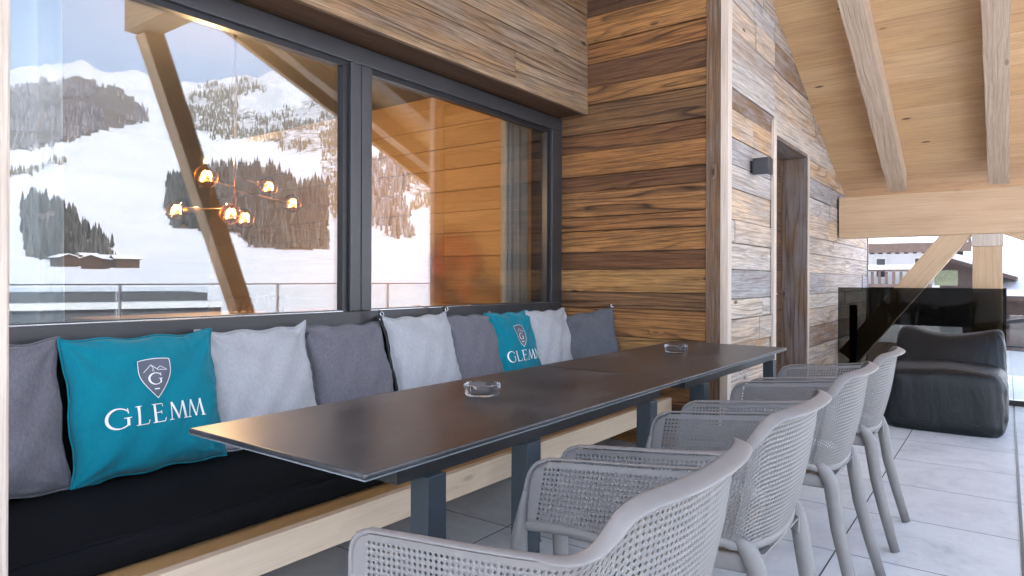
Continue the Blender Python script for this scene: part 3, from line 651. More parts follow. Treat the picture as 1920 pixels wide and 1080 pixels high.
        strip(ln, [(-.010, cy0 + .046), (-.004, cy0 + .032), (-.008, cy0 + .024), (-.002, cy0 + .022)], .0016, .0045)
        strip(ln, [(.006, cy0 + .028), (.018, cy0 + .038), (.040, cy0 + .022), (.014, cy0 + .026)], .0016, .0045)
        G(0, cy0 - .005, .040, ln, .62); strip(ln, [(-.009, cy0 - .041), (.009, cy0 - .041)], .004, .0045)
        ln.build('crest_lines', M['printw'], t)
    return t
PX = -2.40
make_pillow('pillow', M['dgrey'], 'purplish grey pillow at the near end of the bench, cut by the left edge', .625, PX, seed=1)
make_pillow('pillow', M['teal'], 'teal pillow with white crest and lettering nearest the camera', 1.135, PX + .015, seed=2, logo=True, w_=.52)
make_pillow('pillow', M['lgrey'], 'light grey pillow with a curled corner right of the near teal pillow', 1.615, PX - .02, seed=3, w_=.50, lean=17, curl=True)
make_pillow('pillow', M['dgrey'], 'mid grey pillow with a black corner tab, fourth from the near end', 2.095, PX - .02, seed=4, lean=19, w_=.47, tabs=(1,), roll=-1)
make_pillow('pillow', M['lgrey'], 'light grey pillow with eyelets at both upper corners and black zip edge', 2.565, PX, seed=5, lean=15, w_=.47, h_=.50, tabs=(-1, 1), zipper=True, roll=1)
make_pillow('pillow', M['dgrey'], 'mid grey pillow between the eyelet pillow and the far teal pillow', 2.985, PX - .03, seed=6, lean=14, w_=.46)
make_pillow('pillow', M['teal'], 'teal pillow with white crest and lettering farther along the bench', 3.37, PX - .02, seed=7, lean=14, w_=.46, logo=True)
make_pillow('pillow', M['lgrey'], 'light grey pillow right of the far teal pillow', 3.76, PX + .01, seed=8, lean=14, w_=.46)
make_pillow('pillow', M['bgrey'], 'slate blue grey pillow leaning on the brown end wall', 3.95, -2.25, seed=9, lean=15, w_=.43, h_=.47, yaw=-66, roll=11, tabs=(1,))

# ---- chairs
def catmull(st, a):
    ks = [s_[0] for s_ in st]; i = 0
    while i < len(ks) - 2 and a > ks[i + 1]: i += 1
    p0 = st[max(0, i - 1)]; p1 = st[i]; p2 = st[i + 1]; p3 = st[min(len(st) - 1, i + 2)]
    t = (a - p1[0]) / (p2[0] - p1[0]); out = []
    for k in range(1, len(p1)):
        m1 = (p2[k] - p0[k]) / (p2[0] - p0[0]) * (p2[0] - p1[0]); m2 = (p3[k] - p1[k]) / (p3[0] - p1[0]) * (p2[0] - p1[0])
        out.append((2 * t ** 3 - 3 * t ** 2 + 1) * p1[k] + (t ** 3 - 2 * t ** 2 + t) * m1 + (-2 * t ** 3 + 3 * t ** 2) * p2[k] + (t ** 3 - t ** 2) * m2)
    return out
ST = [(0.0, -.256, .0, .801, -.188, .0, .470),
      (.12, -.252, .09, .801, -.184, .075, .470),
      (.22, -.239, .165, .800, -.172, .140, .472),
      (.30, -.222, .214, .795, -.156, .184, .475),
      (.35, -.207, .241, .779, -.140, .205, .480),
      (.39, -.193, .257, .752, -.124, .216, .484),
      (.43, -.176, .267, .728, -.108, .224, .488),
      (.48, -.145, .274, .712, -.085, .232, .494),
      (.56, -.085, .278, .702, -.040, .241, .504),
      (.68, .020, .280, .690, .045, .250, .513),
      (.83, .160, .281, .676, .175, .257, .516),
      (1.0, .290, .281, .662, .312, .262, .500)]
# re-parametrise by arc length of the top curve
_pts = [catmull(ST, i / 400) for i in range(401)]; _acc = [0]
for i in range(400): _acc.append(_acc[-1] + math.dist(_pts[i][:3], _pts[i + 1][:3]))
HALF = _acc[-1]
def arc(s_):
    "s_ in -HALF..HALF -> (top, bottom) local points"
    a = abs(s_); lo = np.interp(a, _acc, [i / 400 for i in range(401)]); p = catmull(ST, float(lo)); sg = -1 if s_ < 0 else 1
    return Vector((p[0], p[1] * sg, p[2])), Vector((p[3], p[4] * sg, p[5]))
def shell(s_, d):
    t, b_ = arc(s_); L_ = (b_ - t).length; dr = (b_ - t).normalized(); p = t + dr * d
    t1, _ = arc(min(HALF, s_ + .004)); t0, _ = arc(max(-HALF, s_ - .004)); tg = (t1 - t0); nrm = tg.cross(dr).normalized()   # outward
    if nrm.dot(Vector((p.x + .02 - .1, p.y, 0))) < 0: nrm = -nrm
    q = d / .38
    p = p + nrm * (.012 * math.sin(min(1, q) * math.pi) * (1 if abs(s_) < .3 else .4) + .012 * math.exp(-d / .02) * (1 if abs(s_) < .33 else .25))
    return p, nrm, L_
def make_chair():
    ch = root('armchair', '', 'chair', (0, 0, 0), 'perforated armchairs along the tables')
    c = .0120; nc = int(2 * HALF / c / 2) * 2
    m = MB(); cache = {}
    def vert(i, j):
        s_ = -HALF + 2 * HALF * i / nc; d = .006 + j * c
        return shell(s_, d)
    V_ = {}
    def vid(i, j):
        if (i, j) not in V_:
            p, nr, L_ = vert(i, j); V_[(i, j)] = len(m.v); m.v.append(tuple(p + nr * .0012))
        return V_[(i, j)]
    edge = .034
    for i in range(nc):
        sm = abs(-HALF + 2 * HALF * (i + .5) / nc); _, _, L_ = vert(i + .5, 0)
        rows_ = int((L_ - .004) / c) + 1
        for j in range(rows_):
            q = [vid(i, j), vid(i + 1, j), vid(i + 1, j + 1), vid(i, j + 1)]
            d = .006 + (j + .5) * c
            if sm > HALF - .046 and d < .046 and math.hypot(sm - HALF + .046, .046 - d) > .047: continue
            if sm > HALF - edge or j == 0 or d > L_ - .012:
                m.face(q); continue
            cen, nr, _ = vert(i + .5, j + .5); rr = .375
            mids = []
            for (di, dj) in ((.5, .5 - rr), (.5 + rr, .5), (.5, .5 + rr), (.5 - rr, .5)):
                p, n2, _ = vert(i + di, j + dj); mids.append(len(m.v)); m.v.append(tuple(p - n2 * .0003))
            # mids: top, right, bottom, left
            a, b_, c2, d2 = q
            m.face([a, b_, mids[0]]); m.face([b_, mids[1], mids[0]]); m.face([b_, c2, mids[1]]); m.face([c2, mids[2], mids[1]])
            m.face([c2, d2, mids[2]]); m.face([d2, mids[3], mids[2]]); m.face([d2, a, mids[3]]); m.face([a, mids[0], mids[3]])
    o = m.build('backrest', M['plastic'], ch); md = o.modifiers.new('thick', 'SOLIDIFY'); md.thickness = .0022; md.offset = 0
    # rim: from one front leg joint over the arms and the back to the other
    path = []; ups = []; rad = []
    def add(p, n_, ra, ru): path.append(p); ups.append(n_); rad.append((ra, ru))
    tf_, bf_ = arc(HALF)
    NT = 150
    for sg in (1,):
        t, b_ = arc(-HALF); dn = (b_ - t).normalized()
        fwd = Vector((1, 0, 0))
        for k in range(6): d = .125 - k * .0145; add(t + dn * d + fwd * .001, Vector((0, -1, 0)), .006, .0105)
        for k in range(1, 7):
            an = k / 7 * math.pi / 2; rc = .046
            add(t + dn * (rc * (1 - math.sin(an))) - fwd * (rc * (1 - math.cos(an))), Vector((0, -1, 0)), .006, .0105)
        for k in range(NT + 1):
            s_ = -(HALF - .046) + 2 * (HALF - .046) * k / NT; p, nr, _ = shell(s_, 0.0); t_, _b = arc(s_)
            w_ = max(0, 1 - (abs(s_) / .40) ** 4) if abs(s_) < .40 else 0
            add(t_ + nr * (.003 + .013 * w_) + Vector((0, 0, .001 - .002 * w_)), nr + Vector((0, 0, -.22 * w_)), .0036, .0085 + .0095 * w_)
        t, b_ = arc(HALF); dn = (b_ - t).normalized()
        for k in range(6, 0, -1):
            an = k / 7 * math.pi / 2; rc = .046
            add(t + dn * (rc * (1 - math.sin(an))) - fwd * (rc * (1 - math.cos(an))), Vector((0, 1, 0)), .006, .0105)
        for k in range(5, -1, -1): d = .125 - k * .0145; add(t + dn * d + fwd * .001, Vector((0, 1, 0)), .006, .0105)
    m = MB(); m.tube(path, rad, 14, up=ups); m.build('rim', M['plastic'], ch, smooth=True)
    # lower rim following the bottom of the shell
    path = []; ups = []
    for k in range(121):
        s_ = -HALF + .01 + 2 * (HALF - .01) * k / 120; _, b_ = arc(s_); p, nr, L_ = shell(s_, (arc(s_)[1] - arc(s_)[0]).length); path.append(p); ups.append(nr)
    m = MB(); m.tube(path, [(.0125, .0085)] * 121, 12, up=ups); m.build('lower_rim', M['plastic'], ch, smooth=True)
    # seat
    def seatp(a, b_):
        x = -.19 + .47 * a; hw_ = .155 + .062 * min(1, a * 3.2) ** .6 ; y = (b_ * 2 - 1) * hw_
        z = .450 - .016 * math.sin(a * math.pi) * (1 - (b_ * 2 - 1) ** 2) + .006 * a - .02 * max(0, a - .93) / .07
        return x, y, z
    nx, ny = 38, 36; m = MB(); V2 = {}
    def sv(i, j):
        if (i, j) not in V2: V2[(i, j)] = len(m.v); x, y, z = seatp(i / nx, j / ny); m.v.append((x, y, z + .001))
        return V2[(i, j)]
    for i in range(nx):
        for j in range(ny):
            q = [sv(i, j), sv(i + 1, j), sv(i + 1, j + 1), sv(i, j + 1)]
            if i in (0, nx - 1, nx - 2) or j in (0, ny - 1): m.face(q); continue
            mi_ = []
            for di, dj in ((.5, .16), (.84, .5), (.5, .84), (.16, .5)): mi_.append(len(m.v)); m.v.append(seatp((i + di) / nx, (j + dj) / ny))
            a, b_, c2, d2 = q
            m.face([a, b_, mi_[0]]); m.face([b_, mi_[1], mi_[0]]); m.face([b_, c2, mi_[1]]); m.face([c2, mi_[2], mi_[1]]); m.face([c2, d2, mi_[2]]); m.face([d2, mi_[3], mi_[2]]); m.face([d2, a, mi_[3]]); m.face([a, mi_[0], mi_[3]])
    o = m.build('seat', M['plastic'], ch); md = o.modifiers.new('thick', 'SOLIDIFY'); md.thickness = .005; md.offset = -1
    # seat skirt (side and front frame)
    m = MB()
    for sg in (1, -1):
        m.grid(lambda a, b_, sg=sg: ((lambda p: (p[0], sg * (abs(p[1]) + .002 + .004 * math.sin(b_ * 3.14)), p[2] + .004 - b_ * (.048 - .012 * math.sin(a * math.pi))))(seatp(a, 1))), 30, 6, flip=(sg > 0))
    m.grid(lambda a, b_: ((lambda p: (p[0] + .004 + .004 * math.sin(b_ * 3.14), p[1], p[2] + .006 - b_ * .035))(seatp(1, a))), 24, 4)
    o = m.build('skirt', M['plastic'], ch, smooth=True); md = o.modifiers.new('thick', 'SOLIDIFY'); md.thickness = .005; md.offset = 0
    # small perforated tail under the rear rim
    m = MB(); V3 = {}
    def tailp(i, j):
        a = i / 20; q = j / 5; y = (a * 2 - 1) * (.105 - .03 * q * abs(a * 2 - 1)); b0 = arc(y * 1.2)[1]
        return (b0.x + .004 + .025 * q * q - .008 * math.sin(q * 3), y, b0.z - .004 - .052 * q * (1 - .35 * (a * 2 - 1) ** 4))
    def tv(i, j):
        if (i, j) not in V3: V3[(i, j)] = len(m.v); p = tailp(i, j); m.v.append((p[0] - .0015, p[1], p[2]))
        return V3[(i, j)]
    for i in range(20):
        for j in range(5):
            q = [tv(i, j), tv(i + 1, j), tv(i + 1, j + 1), tv(i, j + 1)]
            mi_ = []
            for di, dj in ((.5, .16), (.84, .5), (.5, .84), (.16, .5)): mi_.append(len(m.v)); m.v.append(tailp(i + di, j + dj))
            a, b_, c2, d2 = q
            m.face([a, b_, mi_[0]]); m.face([b_, mi_[1], mi_[0]]); m.face([b_, c2, mi_[1]]); m.face([c2, mi_[2], mi_[1]]); m.face([c2, d2, mi_[2]]); m.face([d2, mi_[3], mi_[2]]); m.face([d2, a, mi_[3]]); m.face([a, mi_[0], mi_[3]])
    o = m.build('seat_tail', M['plastic'], ch); md = o.modifiers.new('thick', 'SOLIDIFY'); md.thickness = .005; md.offset = 0
    # legs
    for sg in (1, -1):
        f = [(.3015, .2705, .583), (.307, .266, .548), (.3125, .2625, .50), (.316, .261, .46), (.314, .259, .40), (.309, .257, .28), (.297, .255, .14), (.284, .253, .004)]
        m = MB(); m.tube([(x, y * sg, z) for x, y, z in f], [(.0108, .0065), (.0115, .010), (.015, .018), (.019, .022), (.021, .023), (.020, .020), (.0185, .0185), (.017, .017)], 14, up=[(1, 0, 0)] * 8); m.build('leg', M['plastic'], ch, smooth=True)
        f = [(-.140, .213, .497), (-.153, .206, .485), (-.170, .197, .462), (-.184, .191, .425), (-.206, .194, .28), (-.240, .202, .14), (-.277, .211, .004)]
        m = MB(); m.tube([(x, y * sg, z) for x, y, z in f], [(.008, .010), (.016, .016), (.022, .023), (.024, .024), (.0225, .0225), (.020, .020), (.0175, .0175)], 14, up=[(1, 0, 0)] * 7); m.build('leg', M['plastic'], ch, smooth=True)
        # under-arm strut joining seat and front leg
        m = MB(); m.tube([(.312, .262 * sg, .43), (.27, .235 * sg, .415), (.20, .222 * sg, .41)], [(.012, .018), (.009, .014), (.006, .01)], 10); m.build('seat_support', M['plastic'], ch, smooth=True)
    return ch
def copy_tree(o, parent=None):
    c = o.copy(); COL.objects.link(c); c.parent = parent
    for k in [x for x in o.children]: copy_tree(k, c)
    return c
ch0 = make_chair()
cl = ['grey perforated plastic armchair nearest the camera, cut by the bottom edge', 'grey perforated plastic armchair second from the camera', 'grey perforated plastic armchair third from the camera, second from the bean bag', 'grey perforated plastic armchair closest to the bean bag']
src = [ch0] + [copy_tree(ch0) for _ in range(3)]
for o, l_, (x, y, rz) in zip(src, cl, ((-.640, 1.067, 180.5), (-.648, 1.782, 179.5), (-.648, 2.592, 180), (-.640, 3.305, 180.8))):
    o['label'] = l_; o.location = (x, y, 0); o.rotation_euler = (0, 0, R(rz))

# ---- bean bag
bb = root('bean_bag_lounger', 'large dark leatherette bean bag lounger on the tiles by the glass screen', 'bean bag', (-.42, 6.2, 0))
def pil(cx_, cy_, z0, sx, sy, sz, ex, fold, seed, lean=0, topsag=0, taper=0):
    r = random.Random(seed); ph = [r.uniform(0, 6.3) for _ in range(10)]
    def fn(a, b_):
        th = a * 2 * math.pi; fi = (b_ - .5) * math.pi
        c_, s_ = math.cos(th), math.sin(th); cf, sf = math.cos(fi), math.sin(fi)
        p = lambda q, e: math.copysign(abs(q) ** e, q)
        x = p(c_, ex) * p(cf, ex * .8); y = p(s_, ex) * p(cf, ex * .8); z = p(sf, ex * 1.1)
        cor = (abs(x) * abs(y)) ** 3
        fd = fold * (.5 * math.sin(th * 17 + ph[0] + 2 * z) * (abs(x) ** 4) + .6 * math.sin(x * 16 + ph[1] + 3 * y + 2 * z) * abs(y) ** 3 * (.3 + .7 * abs(z)) + .7 * math.sin(x * 5 + y * 7 + ph[2]) * .7)
        fd += fold * 1.1 * math.sin(y * 13 + z * 9 + ph[4]) * abs(x) ** 6
        k = 1 - taper * (z * .5 + .5)
        X = cx_ + sx * (x * k + fd * .6 * x); Y = cy_ + sy * (y + fd * y * .7); Z = z0 + sz + sz * z * (1 - topsag * (1 - x * x) * (z > 0)) + fold * sz * .8 * math.sin(x * 6 + ph[3]) * (z > 0) * z
        Y += lean * max(0, Z - z0)
        return (X, Y, max(.001, Z))
    return fn
m = MB(); m.grid(pil(-.385, 6.13, -.02, .395, .43, .235, .32, .020, 4, topsag=-.10), 200, 90, closeu=True); m.build('seat_cushion', M['leather'], bb, smooth=True)
_bf = pil(0, 0, 0, 1, 1, 1, .34, .020, 9)
def back(a, b_):
    x, y, z = _bf(a, b_); z = z - 1            # unit form, shape it: wider at the foot, two raised ears, a sagging top edge
    t = (z + 1) / 2
    zz = .12 + .62 * t * (1 - .13 * max(0, 1 - x * x) * t) + .035 * abs(x) ** 5 * t ** 3
    xx = -.395 + x * (.405 - .045 * t) + .022 * t
    yy = 6.40 + .24 * y * (1 - .45 * t) + .24 * t + .03 * math.cos(x * 2.6) * (y < 0) * -1
    return xx, yy, zz
m = MB(); m.grid(back, 200, 90, closeu=True); m.build('back_cushion', M['leather'], bb, smooth=True)
m = MB(); pts = [(-.385 + .392 * math.copysign(abs(math.cos(t / 60 * 6.2832)) ** .42, math.cos(t / 60 * 6.2832)), 6.13 + .427 * math.copysign(abs(math.sin(t / 60 * 6.2832)) ** .42, math.sin(t / 60 * 6.2832)), .085 + .01 * math.sin(t)) for t in range(60)]
m.tube(pts, .005, 6, closed=True); m.build('piping', M['leather'], bb, smooth=True)

# ---- room contents
def curtain(y0, y1, x, label):
    m = MB(); m.grid(lambda a, b_: (x + .035 * math.sin(a * 38 + .6 * b_), y0 + (y1 - y0) * (a + .10 * (a - .5) * (1 - b_)) + .008 * math.sin(a * 61), .05 + 2.5 * b_), 120, 12)
    o = m.build('curtain', M['curtain'], smooth=True); md = o.modifiers.new('thick', 'SOLIDIFY'); md.thickness = .003
    tag(o, label, 'curtain', 'curtains inside the window')
curtain(.35, 1.02, -2.92, 'pale curtain inside the window at its near end')
curtain(3.86, 4.15, -2.95, 'pale curtain inside the window at its far end')
# lamp in the room
lp = root('pendant_lamp', 'brass ceiling lamp with glowing round bulbs inside the room', 'ceiling lamp', (-3.6, 2.2, 1.6))
def place(u, v, x):   # point on plane x seen at a picture place (used only to read off the lamp's real bulb spots)
    a = math.atan((u - 960) / 1251.8) - R(36.54); y = x / math.tan(a); D = y * math.cos(R(36.54)) - x * math.sin(R(36.54)); return Vector((x, y, 1.1 + (524.4 - v) / 1251.8 * D))
bulbs = [((386, 333, -3.35), .060), ((503, 352, -3.9), .062), ((548, 383, -3.95), .062), ((330, 396, -4.0), .062), ((432, 403, -3.55), .060), ((458, 411, -3.7), .060)]
ctr = place(440, 372, -3.65)
for (u, v, x), r_ in bulbs:
    p = place(u, v, x)
    m = MB(); m.lathe([(0.0005, -r_)] + [(r_ * math.cos(R(q)), r_ * math.sin(R(q))) for q in range(-80, 81, 10)] + [(.0005, r_)], p, 24); g = m.build('bulb', M['amber'], lp, smooth=True)
    m = MB(); m.tube([p + Vector((0, .028 * math.cos(q), .03 * math.sin(q * 1.7))) for q in [i * .5 for i in range(13)]], .0045, 6); m.build('filament', M['filament'], g, smooth=True)
    d = (ctr - p); d.z = 0; d.normalize(); e = p + d * (r_ + .09)
    m = MB(); m.tube([p + d * (r_ - .005), e], .016, 10); m.tube([e, Vector((ctr.x, ctr.y, p.z))], .006, 8); m.build('socket_arm', M['brass'], lp, smooth=True)
m = MB(); m.tube([Vector((ctr.x, ctr.y, ctr.z - .08)), Vector((ctr.x, ctr.y, 2.58))], .008, 8); m.build('stem', M['brass'], lp, smooth=True)
pl = bpy.data.lights.new('pendant_glow', 'POINT'); pl.energy = 15; pl.color = (1, .62, .30); pl.shadow_soft_size = .02
po = bpy.data.objects.new('pendant_glow', pl); COL.objects.link(po); po.parent = lp; po.location = Vector(ctr) + Vector((-.3, 0, .25)) - Vector((-3.6, 2.2, 1.6))
# wire basket on a low side table
def basket(x, y, r_, label):
    t = root('wire_basket', label, 'basket', (x, y, .93), 'gold wire baskets inside the window'); m = MB()
    for k in range(9):
        a0, a1 = k / 9 * 6.2832, (k + .5) / 9 * 6.2832; a2 = (k + 1) / 9 * 6.2832
        A = (x + r_ * .7 * math.cos(a0), y + r_ * .7 * math.sin(a0), .93); B = (x + r_ * math.cos(a1), y + r_ * math.sin(a1), 1.01); C_ = (x + r_ * .7 * math.cos(a2), y + r_ * .7 * math.sin(a2), .93); B2 = (x + r_ * math.cos(a1 + .698), y + r_ * math.sin(a1 + .698), 1.01)
        for p, q in ((A, B), (B, C_), (A, C_), (B, B2)): m.tube([p, q], .0028, 6)
    m.build('wires', M['brass'], t)
basket(-3.0, 1.83, .075, 'larger gold wire basket on the ledge inside the window'); basket(-3.05, 2.05, .06, 'smaller gold wire basket on the ledge inside the window')
m = MB(); m.box(-3.30, -2.86, 1.2, 2.6, .88, .928, 'y'); o = m.build('inner_ledge', M['interior'], bevel=.003); tag(o, 'wooden ledge inside the window under the wire baskets', 'shelf')

# ================================================================== LANDSCAPE
EX, EY = -5.2, 0.0    # the far landscape is laid out around the terrace
rs_ = np.array([4, 30, 60, 100, 200, 400, 600, 950, 1600, 2200, 2800, 4500, 6000, 6800, 9000.])
zs_ = np.array([-7.5, -7, -3, -.3, 1.2, 7.6, 23, 80, 243, 422, 614, 1140, 1620, 1560, 900.])
_rg = np.random.RandomState(4); _G = _rg.rand(64, 64)
def vnoise(x, y):
    xi = np.floor(x).astype(int); yi = np.floor(y).astype(int); fx = x - xi; fy = y - yi; fx = fx * fx * (3 - 2 * fx); fy = fy * fy * (3 - 2 * fy)
    g = lambda a, b_: _G[a % 64, b_ % 64]
    return (g(xi, yi) * (1 - fx) + g(xi + 1, yi) * fx) * (1 - fy) + (g(xi, yi + 1) * (1 - fx) + g(xi + 1, yi + 1) * fx) * fy
def fbm(x, y, o=5):
    s_ = 0; a = .5
    for k in range(o): s_ = s_ + a * (vnoise(x * 2 ** k + k * 7.3, y * 2 ** k + k * 3.1) - .5); a *= .5
    return s_
RU = [-400, 20, 150, 270, 340, 400, 480, 520, 600, 700, 815, 1100, 2000]; RV = [170, 152, 124, 150, 150, 146, 126, 108, 84, 70, 70, 140, 200]
def u_of(az): return 960 + 1251.8 * np.tan(np.clip(R(36.54) - az, -1.2, 1.2))
def Hf(az, r):
    z = np.interp(r, rs_, zs_); u = u_of(az); g = (524 - np.interp(u, RU, RV)) / 399.
    k = np.clip((r - 1200) / 4000, 0, 1); z = z * (1 + (g - 1) * k)
    x = EX + r * np.sin(az); y = EY + r * np.cos(az)
    z = z + fbm(x / 900, y / 900) * r * .075 * np.clip(r / 900 - .3, 0, 1) + fbm(x / 140 + 5, y / 140) * r * .022 * np.clip(r / 300 - .2, 0, 1)
    return z
def v_of(az, r): return 524 - (Hf(az, r) - 1.1) / r * np.sqrt(1251.8 ** 2 + (u_of(az) - 960) ** 2)
def inpoly(x, y, P):
    c = False; n_ = len(P)
    for i in range(n_):
        x0, y0 = P[i]; x1, y1 = P[i - 1]
        if (y0 > y) != (y1 > y) and x < (x1 - x0) * (y - y0) / (y1 - y0 + 1e-9) + x0: c = not c
    return c
FOR = [  # (outline over the hillside, kind, tree height, spacing px, name)
    ([(-60, 185), (60, 165), (150, 158), (225, 172), (262, 200), (280, 232), (200, 250), (120, 272), (60, 285), (-60, 295)], 'greyfor', 12, 4.4, 'grey wood'),
    ([(355, 178), (430, 165), (470, 150), (500, 165), (452, 190), (440, 212), (500, 225), (560, 205), (640, 160), (720, 150), (830, 200), (830, 260), (640, 270), (600, 285), (480, 268), (390, 258), (340, 240)], 'larch', 11, 4.2, 'larch wood'),
    ([(500, 262), (560, 225), (640, 200), (660, 300), (600, 296), (540, 285)], 'larch', 11, 4.2, 'larch wood'),
    ([(310, 350), (330, 330), (400, 322), (500, 318), (545, 335), (560, 350), (610, 345), (618, 470), (560, 472), (480, 468), (440, 440), (325, 432), (312, 400)], 'fir', 24, 4.6, 'fir wood'),
    ([(40, 385), (75, 375), (110, 395), (150, 420), (205, 455), (218, 490), (150, 498), (50, 485)], 'fir', 22, 5, 'fir wood'),
    ([(690, 305), (760, 300), (762, 400), (780, 452), (720, 450), (690, 400)], 'firsnow', 22, 5, 'fir wood'),
    ([(760, 320), (830, 330), (830, 400), (770, 395)], 'larch', 11, 4.2, 'larch wood'),
    ([(600, 300), (660, 300), (660, 400), (625, 420)], 'larch', 11, 4.2, 'larch wood'),
    ([(-60, 320), (40, 325), (120, 300), (125, 306), (50, 335), (-60, 345)], 'larch', 11, 4.2, 'larch wood'),
]
def cover(u, v):
    for P, k, h, sp_, _n in FOR:
        if inpoly(u, v, P): return {'fir': .65, 'greyfor': .85, 'larch': .5, 'firsnow': .4}[k]
    return 0.
azs = np.concatenate([np.arange(-100, 40, 3.), np.arange(40, 80, .16), np.arange(80, 260, 4.)])
rr_ = np.concatenate([[3.5, 12, 20, 30], np.geomspace(40, 9000, 170)])
AZ, RR = np.meshgrid(np.radians(azs), rr_); Z = Hf(AZ, RR)
Z[RR < 13] = -7.6
m = MB(); na = len(azs)
XX = EX + RR * np.sin(AZ); YY = EY + RR * np.cos(AZ)
m.v = np.stack([XX.ravel(), YY.ravel(), Z.ravel()], 1).tolist()
UU = u_of(AZ); VV = 524 - (Z - 1.1) / RR * np.sqrt(1251.8 ** 2 + (UU - 960) ** 2)
CV = np.zeros_like(Z)
for j in range(Z.shape[0]):
    if rr_[j] < 90: continue
    for i in range(na):
        if 40 <= azs[i] <= 80: CV[j, i] = cover(UU[j, i], VV[j, i])
for j in range(Z.shape[0] - 1):
    for i in range(na - 1):
        a = j * na + i; m.face([a, a + na, a + na + 1, a + 1], [(0, 0)] * 4, (float(CV[j, i]), 0, 0))
ter = m.build('terrain', M['snow'], smooth=True, loc=(0, 0, 0)); tag(ter, kind='structure')
# woods
def cone(mm, x, y, z, h, r, r0, tiers, q):
    k = 5
    for t in range(tiers):
        f = t / tiers; zb = z + h * (.08 + .80 * f * .9); zt = z + h * (.08 + .92 * min(1, f * .9 + .62)); rb = r * (1 - f * .78); b = len(mm.v); a0 = r0.uniform(0, 6)
        for i in range(k): mm.v.append((x + rb * math.cos(a0 + i * 6.2832 / k), y + rb * math.sin(a0 + i * 6.2832 / k), zb))
        mm.v.append((x, y, zt))
        for i in range(k): mm.face([b + i, b + (i + 1) % k, b + k], [(0, 0)] * 3, (q, 0, 0))
woods = {}; thin = {'fir': .18, 'larch': .06, 'greyfor': .07, 'firsnow': .15}
rt = random.Random(77); rgrid = np.geomspace(110, 7000, 500)
for P, kind, h, sp_, nm in FOR:
    xs = [p[0] for p in P]; ys = [p[1] for p in P]; mm = woods.setdefault(kind, MB())
    u = min(xs)
    while u < max(xs):
        ucol = u + rt.uniform(-1, 1); az = R(36.54) - math.atan((ucol - 960) / 1251.8); vcol = v_of(np.full(500, az), rgrid); cm = np.minimum.accumulate(vcol)
        v = min(ys) + rt.uniform(0, sp_)
        while v < max(ys):
            vj = v + rt.uniform(-1.5, 1.5); uj = ucol + rt.uniform(-2.5, 2.5)
            if inpoly(uj + 34 * float(fbm(np.array([uj / 15. + 9]), np.array([vj / 15.]), 3)[0]), vj + 30 * float(fbm(np.array([uj / 12.]), np.array([vj / 12. + 5]), 3)[0]), P) and rt.random() > .08 and float(fbm(np.array([uj / 42.]), np.array([vj / 20.]), 3)[0]) < thin.get(kind, .2) + rt.uniform(-.08, .08):
                k = int(np.searchsorted(-cm, -vj))
                if 0 < k < 499:
                    r = float(rgrid[k]); a2 = R(36.54) - math.atan((uj - 960) / 1251.8); z = float(Hf(np.array([a2]), np.array([r]))[0])
                    hh = h * r / 1480 * rt.uniform(.6, 1.3)
                    cone(mm, EX + r * math.sin(a2), EY + r * math.cos(a2), z, hh, hh * rt.uniform(.15, .22), rt, 2, rt.random())
            v += sp_ * rt.uniform(.6, 1.3)
        u += sp_ * .8
nmw = {'fir': 'dark fir wood on the snowy slope', 'greyfor': 'bare grey brown wood on the far hill', 'larch': 'pale olive larch wood on the mountainside', 'firsnow': 'frosted fir wood beside the ski slope'}
for k, mm in woods.items():
    o = mm.build('far_wood', M[k], loc=(0, 0, 0)); tag(o, nmw[k], 'wood', kind='stuff')

